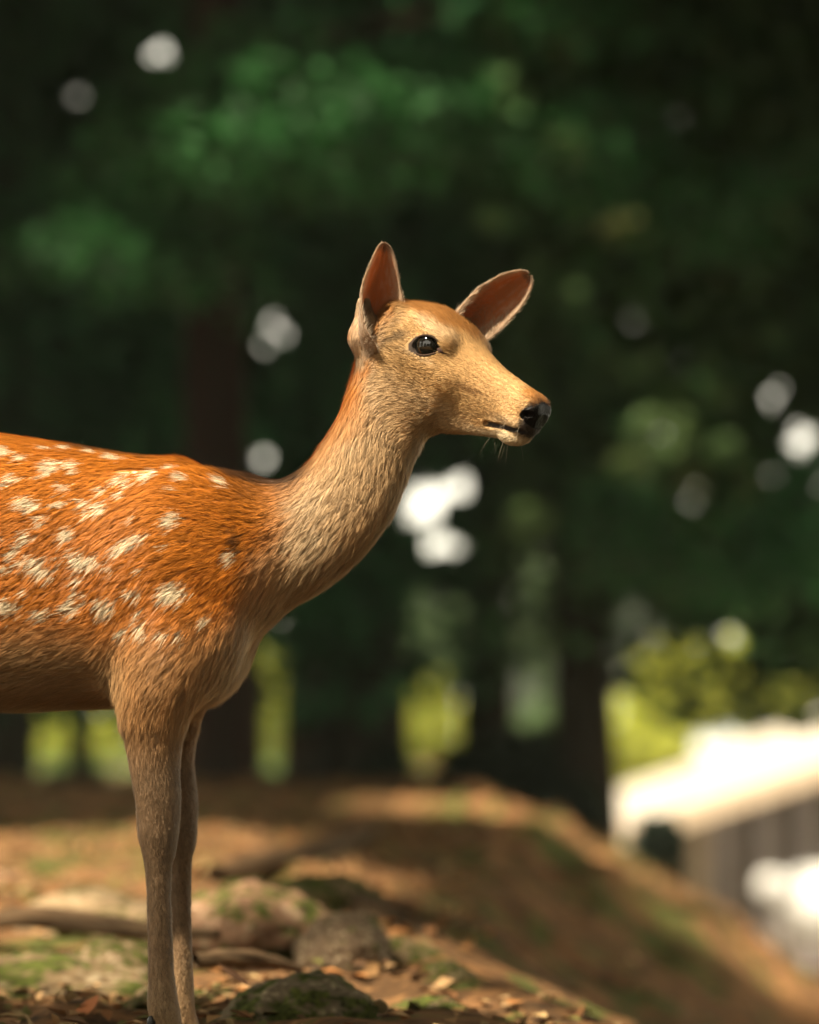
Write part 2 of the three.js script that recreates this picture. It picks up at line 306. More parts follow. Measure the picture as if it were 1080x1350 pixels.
// boughs that reach out in front of the wall: [tree, from px py D, to px py D, leaves, lit tint]
const BOUGHS = [[0, 300, 100, 10.6, 470, 215, 8.7, 800, 1], [0, 300, 40, 10.6, 400, 120, 9.0, 600, 1], [1, 480, 60, 11.8, 600, 210, 9.1, 700, 1], [0, 300, 60, 10.6, 180, 235, 9.2, 700, 1], [0, 300, 90, 10.6, 400, 250, 8.9, 1300, 1.5], [1, 480, 90, 11.8, 560, 150, 9.0, 1100, 1.35], [0, 300, 120, 10.6, 290, 215, 8.8, 800, 1.45], [0, 290, 250, 10.6, 95, 350, 9.4, 900, 1.0], [1, 480, 130, 11.8, 720, 250, 9.6, 1000, 0.85], [0, 300, 300, 10.8, 230, 395, 9.4, 600, 0.8], [4, 770, 120, 12, 830, 260, 9.9, 600, 0.7], [7, 1140, 200, 11.6, 880, 330, 10, 700, 0.8], [7, 1160, 560, 11.6, 1000, 790, 9.8, 1900, 0.32], [4, 770, 640, 12, 880, 760, 10.4, 900, 0.35], [3, 640, -60, 12.8, 780, 40, 10, 600, 0.9]];
BOUGHS.forEach(([ti, ax, ay, aD, bx, by, bD, n, lit], bi) => {
  const q = treeList[ti], a = spot(ax, ay, aD).sub(q.base), b = spot(bx, by, bD).sub(q.base), m = a.clone().lerp(b, 0.5).add(V3(0, 0.14, 0));
  part('bough', rod([a, m, b], [0.03, 0.018, 0.005], bi * 2.1, q.bark), barkMat, q.g);
  for (let i = 0; i < n * 0.7; i++) {
    const t = Math.pow(leafR(), 0.6), p = t < 0.5 ? a.clone().lerp(m, t * 2) : m.clone().lerp(b, t * 2 - 1), w = 0.34 * (0.4 + t);
    const lx = (leafR() + leafR() - 1) * w, lz = (leafR() + leafR() - 1) * w, ly = (leafR() + leafR() + leafR() - 1.5) * 0.07 - 0.25 * (lx * lx + lz * lz);
    const v = 0.65 + 0.7 * leafR(); if (shades(p.x + lx + q.base.x, p.y + ly + q.base.y, p.z + lz + q.base.z)) continue; q.sprays.push([p.x + lx, p.y + ly, p.z + lz, 0.07 + 0.06 * leafR(), 0.040 * v, 0.150 * v, 0.040 * v, 1.2]);
  }
});
// unseen wood behind the photographer; two close trees are added to block low sky
for (const [x, z, H, R, label] of [[-7.5, 9.5, 4.8, 0.16, 'tree behind the camera, far to the left'], [-3.6, 11.5, 4.2, 0.18, 'tree straight behind the camera, left of the middle'], [0.4, 10.5, 4.2, 0.17, 'tree straight behind the camera, in the middle'], [4.2, 9.5, 6.5, 0.18, 'tree behind the camera, right of the middle'], [7.2, 6.2, 8, 0.18, 'tree to the right of the camera'], [2.9, 2.1, 6.5, 0.15, 'unseen tree added close on the right of the camera to block sky light'], [1.9, 6.2, 6.8, 0.16, 'unseen tree added close behind the camera on the right to block sky light'], [8.2, 1.5, 10, 0.17, 'tall tree right of the gully, outside the picture'], [-9.8, 5.0, 6.4, 0.17, 'low crowned tree to the left of the camera']]) {
  const base = V3(x, G(x, z) - 0.06, z), g = thing('tree', base, label, 'tree', 'trees behind the camera'), list = [];
  part('trunk', rod([V3(0, 0, 0), V3(0.03, 1.5, 0.02), V3(-0.05, H * 0.6, 0), V3(0, H, 0)], [R * 1.4, R, R * 0.7, R * 0.2], x, [0.05, 0.034, 0.022]), barkMat, g);
  for (let i = 0; i < 6500; i++) { const y = 0.4 + (H - 0.4) * Math.pow(leafR(), 0.8), w = 2.2 * Math.sqrt(Math.max(0.05, 1 - Math.pow((y - H * 0.45) / (H * 0.58), 2))), a = leafR() * 6.283, k = Math.sqrt(leafR()) * w; if (fbm(Math.cos(a) * k + x, y * 0.8, Math.sin(a) * k + z, 3) < -0.25) continue; const v = 0.7 + 0.7 * leafR(); list.push([Math.cos(a) * k, y, Math.sin(a) * k, 0.20 + 0.12 * leafR(), 0.02 * v, 0.06 * v, 0.02 * v, 0.6]); }
  part('crown', leafGeo(list, Math.round(90 + x * 3)), shadeLeafMat, g);
}
// leaves paled in colour to stand for sunlit spots in the leaf wall
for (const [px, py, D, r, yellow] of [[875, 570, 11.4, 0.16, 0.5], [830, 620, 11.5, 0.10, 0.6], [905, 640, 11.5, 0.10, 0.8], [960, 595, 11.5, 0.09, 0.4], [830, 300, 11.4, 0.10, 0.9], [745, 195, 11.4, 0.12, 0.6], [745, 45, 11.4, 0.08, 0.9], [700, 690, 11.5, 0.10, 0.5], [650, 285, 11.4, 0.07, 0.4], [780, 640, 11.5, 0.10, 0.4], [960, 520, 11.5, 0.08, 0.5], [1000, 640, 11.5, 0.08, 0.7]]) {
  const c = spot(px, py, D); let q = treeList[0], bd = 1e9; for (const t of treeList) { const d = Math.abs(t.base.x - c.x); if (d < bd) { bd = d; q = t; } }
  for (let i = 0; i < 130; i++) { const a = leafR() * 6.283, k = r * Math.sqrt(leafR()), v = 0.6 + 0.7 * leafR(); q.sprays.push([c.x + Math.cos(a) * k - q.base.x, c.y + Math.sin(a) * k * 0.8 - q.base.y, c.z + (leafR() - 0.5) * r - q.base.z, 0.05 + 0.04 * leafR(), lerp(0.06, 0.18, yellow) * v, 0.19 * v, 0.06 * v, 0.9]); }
}
treeList.forEach((q, i) => {
  for (let k = 0; k < 5; k++) { const h = 3.2 + k * 0.95, a = k * 2.4 + i, L = 1.1 + 0.3 * (k % 2); part('limb', rod([V3(q.lean * h, h, 0), V3(q.lean * h + Math.cos(a) * L * 0.5, h + 0.3, Math.sin(a) * L * 0.3), V3(q.lean * h + Math.cos(a) * L, h + 0.42, Math.sin(a) * L * 0.6)], [q.R * 0.4, q.R * 0.25, 0.01], i + k, q.bark), barkMat, q.g); }
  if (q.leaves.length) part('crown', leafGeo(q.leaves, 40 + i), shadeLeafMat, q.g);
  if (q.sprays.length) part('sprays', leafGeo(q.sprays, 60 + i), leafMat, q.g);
});
// ------------------------------------------------------------------ sunlit bushes of the clearing behind the wood
function bush(px, py, D, rx, ry, count, tint, label, name = 'bush') {
  const c = spot(px, py, D), gy = G(c.x, c.z), base = V3(c.x, gy, c.z), r = rng(Math.round(px * 7 + D)), list = [], cy = c.y - gy;
  for (let i = 0; i < count; i++) {
    const a = r() * Math.PI * 2, u = r() * 2 - 1, s = Math.sqrt(1 - u * u), k = Math.pow(r(), 0.35), lump = 1 + 0.35 * nz(Math.cos(a) * 2 + px, u * 2, Math.sin(a) * 2);
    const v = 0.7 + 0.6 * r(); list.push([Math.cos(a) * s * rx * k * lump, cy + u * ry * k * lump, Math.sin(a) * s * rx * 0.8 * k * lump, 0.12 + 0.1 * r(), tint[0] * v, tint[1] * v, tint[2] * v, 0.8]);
  }
  const g = thing(name, base, label, 'bush', 'bushes of the clearing');
  const stem = []; for (let i = 0; i < 4; i++) { const a = i * 1.6; stem.push(rod([V3(0, -0.05, 0), V3(Math.cos(a) * rx * 0.25, cy * 0.6, Math.sin(a) * rx * 0.2), V3(Math.cos(a) * rx * 0.5, cy + ry * 0.4, Math.sin(a) * rx * 0.4)], [0.05, 0.035, 0.01], i + px, [0.07, 0.05, 0.03])); part('stem', stem[i], barkMat, g); }
  part('foliage', leafGeo(list, Math.round(px + 3 * D), 0.6), leafMat, g);
}
const LIT_YG = [0.52, 0.54, 0.08], MG = [0.13, 0.20, 0.075];  // yellow green raised so the leaf colour itself carries part of the sunlit brightness
bush(55, 1000, 25, 0.40, 0.48, 1300, LIT_YG, 'bright yellow green bush under the belly, nearest the picture edge');
bush(143, 995, 26, 0.30, 0.44, 1000, LIT_YG, 'bright yellow green bush under the belly, just behind the foreleg');
bush(340, 940, 26, 0.29, 0.70, 1300, LIT_YG, 'tall green bush glowing between trunks right of the forelegs');
bush(562, 960, 26, 0.40, 0.50, 1300, LIT_YG, 'round lime green bush glowing between the thick black trunk and the slim dark trunk');
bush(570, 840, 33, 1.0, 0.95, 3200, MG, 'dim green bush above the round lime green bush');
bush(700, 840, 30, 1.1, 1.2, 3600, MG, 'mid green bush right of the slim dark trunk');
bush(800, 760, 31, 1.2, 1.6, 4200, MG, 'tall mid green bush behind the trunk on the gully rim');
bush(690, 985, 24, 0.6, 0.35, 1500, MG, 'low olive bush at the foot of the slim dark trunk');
bush(910, 905, 27, 0.75, 0.55, 2600, LIT_YG, 'pale sunlit bush behind the left end of the white roof');
bush(1010, 900, 29, 0.9, 0.6, 3000, LIT_YG, 'sunlit bush behind the ridge of the white roof');
bush(850, 985, 25, 0.5, 0.5, 2400, LIT_YG, 'pale lime bush beside the low corner of the white roof');
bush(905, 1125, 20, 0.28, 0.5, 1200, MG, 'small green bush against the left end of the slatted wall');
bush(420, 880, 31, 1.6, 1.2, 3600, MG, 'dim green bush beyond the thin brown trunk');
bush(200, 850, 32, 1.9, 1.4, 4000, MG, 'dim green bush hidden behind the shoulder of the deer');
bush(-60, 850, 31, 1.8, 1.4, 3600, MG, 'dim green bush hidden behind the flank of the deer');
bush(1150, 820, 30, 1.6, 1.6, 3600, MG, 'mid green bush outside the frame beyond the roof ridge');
bush(866, 1108, 9.6, 0.07, 0.055, 260, [0.02, 0.035, 0.02], 'tiny dark shrub on the crest below the low corner of the white roof', 'shrub');
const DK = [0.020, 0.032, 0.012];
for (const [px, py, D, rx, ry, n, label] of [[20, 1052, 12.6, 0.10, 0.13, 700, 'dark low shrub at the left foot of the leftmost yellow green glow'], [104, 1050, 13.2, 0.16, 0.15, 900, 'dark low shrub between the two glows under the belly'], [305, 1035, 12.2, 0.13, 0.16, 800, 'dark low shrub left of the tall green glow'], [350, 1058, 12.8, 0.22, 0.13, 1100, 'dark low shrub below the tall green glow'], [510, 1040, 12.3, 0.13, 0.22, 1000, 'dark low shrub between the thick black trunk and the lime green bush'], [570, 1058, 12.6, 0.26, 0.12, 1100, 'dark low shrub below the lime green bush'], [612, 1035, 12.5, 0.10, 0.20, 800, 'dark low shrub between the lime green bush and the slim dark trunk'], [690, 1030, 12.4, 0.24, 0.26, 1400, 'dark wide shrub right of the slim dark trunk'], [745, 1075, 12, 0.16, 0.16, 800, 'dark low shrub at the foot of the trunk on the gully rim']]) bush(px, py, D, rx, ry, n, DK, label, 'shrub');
// ------------------------------------------------------------------ low building down the slope on the right
{
  const A = spot(812, 1088, 19), R = spot(1165, 970, 19), baseY = G(2.9, -16) - 0.1, turn = 0.086;
  const g = thing('hall', V3(A.x, baseY, A.z), 'low pale timber hall with a white sunlit roof and vertical slats, down the slope', 'building');
  g.rotation.y = -turn;
  const e = A.y - baseY, r = R.y - baseY, half = R.x - A.x, len = 7.5, slope = Math.hypot(half, r - e), ang = Math.atan2(r - e, half);
  const box = (w, h, d, x, y, z, rz = 0) => { const b = new THREE.BoxGeometry(w, h, d); if (rz) b.rotateZ(rz); b.translate(x, y, z); return b; };
  const white = std({ color: rgb(0.54, 0.49, 0.42), roughness: 0.6 }), tan = std({ color: rgb(0.60, 0.46, 0.32), roughness: 0.8 }), wallM = std({ color: rgb(0.46, 0.39, 0.36), roughness: 0.85 }), slatM = std({ color: rgb(0.10, 0.075, 0.065), roughness: 0.8 }), dark = std({ color: rgb(0.12, 0.10, 0.09), roughness: 0.9 });
  // two roof slopes of metal sheets with standing seams
  for (const s of [1, -1]) {
    const mx = s > 0 ? half / 2 : half * 1.5, rf = part('roof', box(slope + 0.06, 0.05, len, mx, (e + r) / 2, -len / 2, s * ang), white, g);
    for (let i = 0; i < 9; i++) part('roof_seam', box(slope, 0.03, 0.03, mx - Math.sin(s * ang) * 0.04, (e + r) / 2 + Math.cos(ang) * 0.04, -0.4 - i * 0.82, s * ang), white, rf);
    part('bargeboard', box(slope + 0.08, 0.15, 0.05, mx, (e + r) / 2 - 0.09, 0.028, s * ang), tan, g);
  }
  part('ridge_cap', box(0.22, 0.06, len + 0.1, half, r + 0.045, -len / 2), white, g);
  const x0 = 0.62, x1 = 2 * half - 0.62, wallTop = (x) => e - 0.10 + (half - Math.abs(x - half)) / half * (r - e);
  const shape = new THREE.Shape(); shape.moveTo(x0, 0); shape.lineTo(x1, 0); shape.lineTo(x1, wallTop(x1)); shape.lineTo(half, wallTop(half)); shape.lineTo(x0, wallTop(x0)); shape.closePath();
  const wall = part('wall', new THREE.ExtrudeGeometry(shape, { depth: 0.12, bevelEnabled: false }), wallM, g, V3(0, 0, -0.55));
  for (let i = 0; i < 24; i++) { const x = x0 + 0.10 + i * 0.32; if (x > x1 - 0.05) break; const h = wallTop(x) - 0.06; part('slat', box(0.14, h, 0.05, x, h / 2, 0.147), slatM, wall); }
  part('side_wall', box(0.12, e - 0.1, len - 0.8, x0 + 0.06, (e - 0.1) / 2, -0.6 - (len - 0.8) / 2), wallM, g);
  part('side_wall', box(0.12, e - 0.1, len - 0.8, x1 - 0.06, (e - 0.1) / 2, -0.6 - (len - 0.8) / 2), wallM, g);
  for (const x of [x0 + 0.02, half, x1 - 0.02]) part('post', box(0.13, wallTop(x) - 0.02, 0.13, x, (wallTop(x) - 0.02) / 2, -0.335), tan, g);
  part('back_wall', box(x1 - x0, e - 0.1, 0.12, half, (e - 0.1) / 2, -len + 0.3), wallM, g);
  part('footing', box(x1 - x0 + 0.3, 0.25, len - 0.3, half, 0.06, -len / 2 - 0.1), dark, g);
}
// ------------------------------------------------------------------ stones
function rockGeo(rx, ry, rz, seed, tone, moss, mossAmount) {
  const g = new THREE.IcosahedronGeometry(1, 22), p = g.attributes.position, col = [];
  for (let i = 0; i < p.count; i++) {
    const x = p.getX(i), y = p.getY(i), z = p.getZ(i), k = 1 + 0.30 * fbm(x * 1.3 + seed, y * 1.3, z * 1.3, 3) + 0.10 * fbm(x * 5 + seed, y * 5, z * 5, 3) + 0.03 * nz(x * 19, y * 19, z * 19 + seed);
    p.setXYZ(i, x * k * rx, y * k * ry, z * k * rz);
    const n = fbm(x * 3.2 + seed, y * 3.2, z * 3.2 + 4, 4), f = fbm(x * 11, y * 11 + seed, z * 11, 3);
    let c = tone.map((t) => t * (0.8 + 0.9 * f)); if (tone[0] > 0.1) c = mix3(c, [0.40, 0.32, 0.20], 0.7 * sstep(0.16, 0.24, f - 0.3 * n)); c = mix3(c, moss.map((t) => t * (0.8 + 1.1 * nz(x * 24, y * 24, z * 24))), sstep(-0.05, 0.06, n + f * 0.5 + mossAmount)); col.push(...c);
  }
  g.setAttribute('color', new THREE.BufferAttribute(new Float32Array(col), 3)); g.deleteAttribute('uv'); g.computeVertexNormals(); return g;
}
const rockMat = phys({ vertexColors: true, roughness: 0.95, specularIntensity: 0.2 });
function smoothed(g) { const m = new Map(), p = g.attributes.position, n = g.attributes.normal, k = (i) => [p.getX(i), p.getY(i), p.getZ(i)].map((v) => Math.round(v * 1e5)).join(); for (let i = 0; i < p.count; i++) { const q = m.get(k(i)) ?? V3(); q.add(V3(n.getX(i), n.getY(i), n.getZ(i))); m.set(k(i), q); } for (let i = 0; i < p.count; i++) { const q = m.get(k(i)).clone().normalize(); n.setXYZ(i, q.x, q.y, q.z); } return g; }
const ROCKS = [ // px, py of the top, D, rx, ry, rz, moss, tone, label
  [402, 1281, 3.60, 0.118, 0.085, 0.12, 0.02, [0.20, 0.15, 0.09], 'mossy stone flecked with pale lichen, lowest in the picture, right of the hooves'],
  [322, 1168, 4.35, 0.165, 0.12, 0.17, -0.10, [0.30, 0.17, 0.10], 'smooth pinkish brown stone just right of the forelegs'],
  [455, 1200, 4.15, 0.085, 0.085, 0.11, -0.28, [0.17, 0.115, 0.07], 'brown stone beside the hollow, right of the pinkish stone'],
  [425, 1152, 4.9, 0.13, 0.085, 0.12, 0.08, [0.26, 0.17, 0.09], 'low mossy stone behind the brown stone by the hollow'],
  [585, 1265, 4.0, 0.065, 0.05, 0.08, 0.12, [0.24, 0.17, 0.09], 'small mossy stone at the lip of the gully'],
  [130, 1175, 4.7, 0.15, 0.07, 0.12, -0.2, [0.36, 0.25, 0.14], 'flat pale stone in the litter behind the forelegs'],
  [40, 1258, 3.95, 0.24, 0.09, 0.14, 0.0, [0.22, 0.15, 0.08], 'wide mossy stone under the belly at the picture edge'],
  [150, 1236, 4.1, 0.09, 0.07, 0.07, 0.05, [0.24, 0.16, 0.09], 'round mossy stone close behind the near foreleg'],
  [0, 1150, 5.6, 0.16, 0.07, 0.12, -0.2, [0.32, 0.17, 0.10], 'pinkish stone in the sunny litter at the picture edge'],
  [565, 1312, 3.75, 0.085, 0.05, 0.08, 0.16, [0.22, 0.16, 0.08], 'rounded mossy stone right of the lichened one, at the bottom edge'],
  [650, 1322, 3.9, 0.06, 0.035, 0.06, 0.10, [0.20, 0.14, 0.08], 'small mossy stone farthest right along the bottom edge'],
  [225, 1296, 3.75, 0.075, 0.04, 0.07, 0.02, [0.26, 0.17, 0.09], 'mossy stone close behind the hooves'],
  [560, 1170, 6.6, 0.16, 0.07, 0.14, 0.02, [0.22, 0.15, 0.085], 'brown mossy stone high on the shaded bank of the gully'],
  [655, 1225, 6.2, 0.11, 0.05, 0.10, 0.05, [0.22, 0.15, 0.085], 'small brown stone halfway down the shaded bank'],
  [775, 1235, 7.0, 0.17, 0.08, 0.13, 0.0, [0.22, 0.15, 0.085], 'rounded brown stone on the shaded bank below the sunlit crest'],
  [900, 1285, 7.0, 0.14, 0.06, 0.12, 0.04, [0.22, 0.15, 0.085], 'brown stone lowest on the shaded bank, toward the picture edge'],
  [515, 1235, 4.25, 0.10, 0.05, 0.07, 0.0, [0.25, 0.17, 0.09], 'long lichened stone between the brown stone and the lip of the gully'],
];
ROCKS.forEach(([px, py, D, rx, ry, rz, mo, tone, label], i) => { const p = spot(px, py, D); solo('stone', smoothed(rockGeo(rx, ry, rz, i * 5.7, tone, [0.075, 0.085, 0.018], mo)), rockMat, V3(p.x, p.y - ry * 0.95, p.z), label, 'stone'); });
// white globes on poles before the hall, added to make two blown-out highlights
for (const [px, py, R, label] of [[1074, 1190, 0.30, 'big white globe added as a blown-out highlight before the slatted wall'], [1014, 1166, 0.115, 'small white globe added as a highlight on a thin pole, left of the big one']]) {
  const p = spot(px, py, 18.4), gy = G(p.x, p.z), g = thing('highlight_globe', V3(p.x, gy, p.z), label, 'highlight_globe', null), h = p.y - gy;
  const globe = new THREE.SphereGeometry(R, 32, 24); const v = globe.attributes.position; for (let i = 0; i < v.count; i++) { const k = 1 + 0.015 * Math.cos(v.getY(i) / R * 40); v.setX(i, v.getX(i) * k); v.setZ(i, v.getZ(i) * k); } globe.computeVertexNormals();
  part('white_globe', globe, phys({ color: rgb(0.93, 0.9, 0.85), roughness: 1, transmission: 0.2, thickness: 0, side: THREE.DoubleSide }), g, V3(0, h, 0));
  const dark = std({ color: rgb(0.05, 0.04, 0.035), roughness: 0.7 });
  for (const s of [1, -1]) { const c = new THREE.CylinderGeometry(R * 0.32, R * 0.36, R * 0.14, 20); part('cap', c, dark, g, V3(0, h + s * R * 0.97, 0)); }
  part('pole', new THREE.CylinderGeometry(0.018, 0.024, h - R, 12), dark, g, V3(0, (h - R) / 2, 0));
}
// ------------------------------------------------------------------ roots
const ROOTS = [[[[-60, 1225, 4.5], [40, 1205, 4.4], [110, 1212, 4.35], [200, 1222, 4.2], [290, 1228, 4.1]], 0.020, 'dark root crossing the litter behind the forelegs'], [[[260, 1262, 3.75], [310, 1258, 3.8], [355, 1262, 3.85], [400, 1275, 3.9]], 0.014, 'thin brown root behind the lichened mossy stone'], [[[420, 1172, 5.0], [480, 1190, 4.8], [550, 1225, 4.6], [620, 1275, 4.4], [680, 1330, 4.2]], 0.024, 'mossy root running down the lip of the gully'], [[[285, 1150, 5.6], [360, 1135, 5.8], [430, 1118, 6.2], [500, 1090, 7]], 0.03, 'brown root in the shade beyond the pinkish brown stone']];
ROOTS.forEach(([pts, R, label], i) => { const q = pts.map(([x, y, D]) => spot(x, y, D)), b = q[0].clone(); solo('tree_root', rod(q.map((p) => p.sub(b)), [R * 0.8, R, R * 0.8, R * 0.4], i * 9.1, [0.12, 0.075, 0.04], 0.25), barkMat, b, label, 'root'); });
// ------------------------------------------------------------------ litter
{
  const r = rng(8), tones = [[0.34, 0.15, 0.05], [0.40, 0.22, 0.09], [0.22, 0.10, 0.04], [0.46, 0.28, 0.13], [0.13, 0.07, 0.035], [0.30, 0.20, 0.09], [0.12, 0.11, 0.03]];
  const list = [];
  for (let i = 0; i < 11000; i++) {
    const D = 2.9 + 7.5 * Math.pow(r(), 1.2), w = D * 0.26, x = -w * 1.15 + 2.1 * w * r(), z = DIST - D, n = fbm(x * 2.2, z * 2.2, 3, 3); if (n < -0.12 || (x > 0.05 - 0.05 * z && z < -0.8 && z > -4.9 && r() < 0.93) || (x > -0.25 && D < 4.6 && r() < 0.55)) continue;
    const t = tones[Math.floor(r() * tones.length)], v = 0.7 + 0.6 * r(); list.push([x, G(x, z) + 0.006 + 0.008 * r(), z, 0.022 + 0.03 * r(), t[0] * v, t[1] * v, t[2] * v, 4]);
  }
  tag(solo('leaf_litter', leafGeo(list, 71, 0.55), phys({ vertexColors: true, roughness: 0.85, side: THREE.DoubleSide, specularIntensity: 0.3 })), 'brown and orange leaf litter strewn over the forest floor', 'litter', null, 'stuff');
  const LEAVES = [[354, 1190, 4.55, [0.55, 0.28, 0.14], 'pale pink fallen leaf tipped up beside the low mossy stone'], [78, 1180, 4.8, [0.42, 0.13, 0.05], 'red brown fallen leaf by the flat pale stone'], [262, 1150, 4.9, [0.5, 0.24, 0.06], 'orange fallen leaf beyond the far foreleg'], [120, 1325, 3.5, [0.48, 0.16, 0.05], 'rusty fallen leaf left of the near hoof'], [310, 1283, 3.6, [0.44, 0.2, 0.09], 'brown fallen leaf between the hooves and the lichened stone'], [500, 1325, 3.55, [0.55, 0.42, 0.24], 'straw coloured fallen leaf right of the lichened stone']];
  LEAVES.forEach(([px, py, D, c, label], i) => {
    const s = new THREE.Shape(); s.moveTo(0, -0.028); s.bezierCurveTo(0.02, -0.012, 0.017, 0.012, 0, 0.03); s.bezierCurveTo(-0.017, 0.012, -0.02, -0.012, 0, -0.028);
    const g = new THREE.ExtrudeGeometry(s, { depth: 0.0006, bevelEnabled: false, curveSegments: 14 }); const v = g.attributes.position; for (let k = 0; k < v.count; k++) v.setZ(k, v.getZ(k) + 0.25 * Math.abs(v.getX(k)) + 3 * v.getY(k) * v.getY(k)); g.computeVertexNormals(); g.rotateX(-1.0); g.rotateY(i * 1.9);
    const p = spot(px, py, D); solo('fallen_leaf', g, std({ color: rgb(...c), roughness: 0.8, side: THREE.DoubleSide }), V3(p.x, Math.max(p.y, G(p.x, p.z) + 0.012), p.z), label, 'leaf');
  });
}
// ------------------------------------------------------------------ the deer
const FUR = 0.006;                                            // coat thickness, left out of the body under it
const axisOf = (a, b) => V3().subVectors(b, a).normalize();
// loft through ovals: each row is [top px, top py, bottom px, bottom py, half width, z]
function loftField(rows, shape = 2.2) {
  const S = rows.map(([tx, ty, bx, by, w, z]) => {
    const t = P(tx, ty), b = P(bx, by), h = t.distanceTo(b) / 2 - FUR, u = axisOf(b, t), c = t.clone().add(b).multiplyScalar(0.5);
    return { c: [c.x, c.y, z], u: [u.x, u.y], d: [u.y, -u.x], h, w: w - FUR };
  });
  const cv = curve(S.map((s, i) => [i, s.c[0], s.c[1], s.c[2], s.u[0], s.u[1], s.h, s.w])), o = [];
  const plane = (s, x, y) => (x - s.c[0]) * s.d[0] + (y - s.c[1]) * s.d[1];
  return (x, y, z) => {
    let best = 1e9, pa = plane(S[0], x, y);
    const oval = (t, end) => {
      cv(t, o);
      const l = Math.hypot(o[3], o[4]), v = ((x - o[0]) * o[3] + (y - o[1]) * o[4]) / l / o[5], s = (z - o[2]) / o[6];
      const r = Math.pow(Math.pow(Math.abs(v), shape) + Math.pow(Math.abs(s), shape), 1 / shape);
      const d = (r - 1) * Math.min(o[5], o[6]);
      best = Math.min(best, end > 0 ? (d > 0 ? Math.hypot(d, end) : Math.max(d, end)) : d);
    };
    if (pa <= 0) oval(0, -pa);
    for (let i = 0; i < S.length - 1; i++) {
      const pb = plane(S[i + 1], x, y);
      if (pa >= 0 && pb <= 0) oval(i + pa / (pa - pb + 1e-12), 0);
      pa = pb;
    }
    if (pa >= 0) oval(S.length - 1, pa);
    return best;
  };
}
function cone(a, b, ra, rb, flat = 1) {                        // tapered rod, flattened across z
  const dx = b.x - a.x, dy = b.y - a.y, dz = (b.z - a.z) / flat, l2 = dx * dx + dy * dy + dz * dz;
  return (x, y, z) => {
    const px = x - a.x, py = y - a.y, pz = (z - a.z) / flat, t = clamp((px * dx + py * dy + pz * dz) / l2);
    return (Math.hypot(px - dx * t, py - dy * t, pz - dz * t) - lerp(ra, rb, t)) * Math.min(1, flat);
  };
}
function blob(c, rx, ry, rz, turn = 0) {
  const s = Math.sin(turn), k = Math.cos(turn);
  return (X, Y, Z) => {
    const x0 = X - c.x, y0 = Y - c.y, z = (Z - c.z) / rz, x = (x0 * k + y0 * s) / rx, y = (-x0 * s + y0 * k) / ry;
    const a = Math.hypot(x, y, z), b = Math.hypot(x / rx, y / ry, z / rz);
    return b < 1e-6 ? -Math.min(rx, ry, rz) : a * (a - 1) / b;
  };
}
const torso = loftField([
  [-545, 640, -520, 760, 0.05, 0], [-500, 596, -480, 840, 0.105, 0], [-400, 556, -390, 900, 0.135, 0], [-290, 548, -285, 905, 0.142, 0],
  [-150, 553, -150, 930, 0.142, 0], [0, 567, 0, 943, 0.138, 0], [100, 582, 100, 940, 0.13, 0], [185, 595, 190, 936, 0.115, 0], [245, 600, 252, 932, 0.1, 0],
  [290, 619, 294, 904, 0.085, 0], [330, 627, 330, 852, 0.078, 0], [372, 626, 384, 808, 0.068, 0.002], [405, 606, 440, 774, 0.059, 0.006], [430, 572, 487, 730, 0.053, 0.012],
  [450, 537, 522, 680, 0.05, 0.018], [466, 506, 541, 634, 0.048, 0.022], [478, 478, 556, 600, 0.046, 0.026], [493, 455, 566, 580, 0.043, 0.03], [508, 440, 578, 568, 0.036, 0.03], [530, 432, 590, 548, 0.022, 0.03],
]);
// a leg: rows of [px, py, radius px], seen at depth z; every level is an oval
function leg(rows, z, flat = 0.85) {
  const j = rows.map(([x, y, r]) => { const p = P(x, y, z); return [-p.y, p.x, r / 978 - 0.0012]; }), cv = curve(j), y0 = -j[0][0], y1 = -j[j.length - 1][0], o = [];
  return (x, y, zz) => {
    const yc = clamp(y, y1, y0); cv(-yc, o);
    const r = Math.hypot(x - o[0], (zz - z) / flat), d = (r - o[1]) * flat, e = Math.abs(y - yc);
    return e > 0 ? (d > 0 ? Math.hypot(d, e) : Math.max(d, e)) : d;
  };
}
const ZL = 0.082;
const nearFore = [[228, 770, 20], [224, 830, 47], [214, 893, 57], [204, 946, 47], [203, 977, 38], [204.5, 1016, 33], [208, 1050, 30.5], [209, 1075, 28.5], [208.5, 1100, 27], [209.5, 1122, 22.5], [209, 1150, 17.5], [210.5, 1212, 16.3], [213, 1291, 17.8], [216, 1330, 21], [222, 1350, 18.5], [232, 1370, 15.5], [239, 1388, 15]];
const farFore = [[258, 770, 20], [256, 830, 44], [250, 893, 48], [238, 946, 31], [233, 997, 25], [237, 1055, 25.5], [237, 1085, 25], [236.5, 1112, 23.5], [237.5, 1134, 17], [238, 1212, 15.3], [239.5, 1291, 16.8], [240, 1330, 18.5], [247, 1350, 16.5], [257, 1366, 14], [264, 1379, 13.5]];
const hind = (dx) => [[-400 + dx, 720, 120], [-372 + dx, 850, 84], [-420 + dx, 950, 48], [-478 + dx, 1040, 30], [-492 + dx, 1078, 22], [-478 + dx, 1130, 17], [-462 + dx, 1230, 16], [-450 + dx, 1325, 20], [-436 + dx, 1368, 16], [-430 + dx, 1388, 15]];
const earRoots = [[P(503, 482, 0.03), P(480, 445, 0.043), 0.025, 0.0185], [P(480, 445, 0.043), P(480, 392, 0.045), 0.0175, 0.0075], [P(596, 446, -0.005), P(607, 432, -0.02), 0.024, 0.0175]].map(([a, b, r, q]) => cone(a, b, r, q));
const earRootAt = (x, y, z) => Math.min(earRoots[0](x, y, z), earRoots[1](x, y, z), earRoots[2](x, y, z));
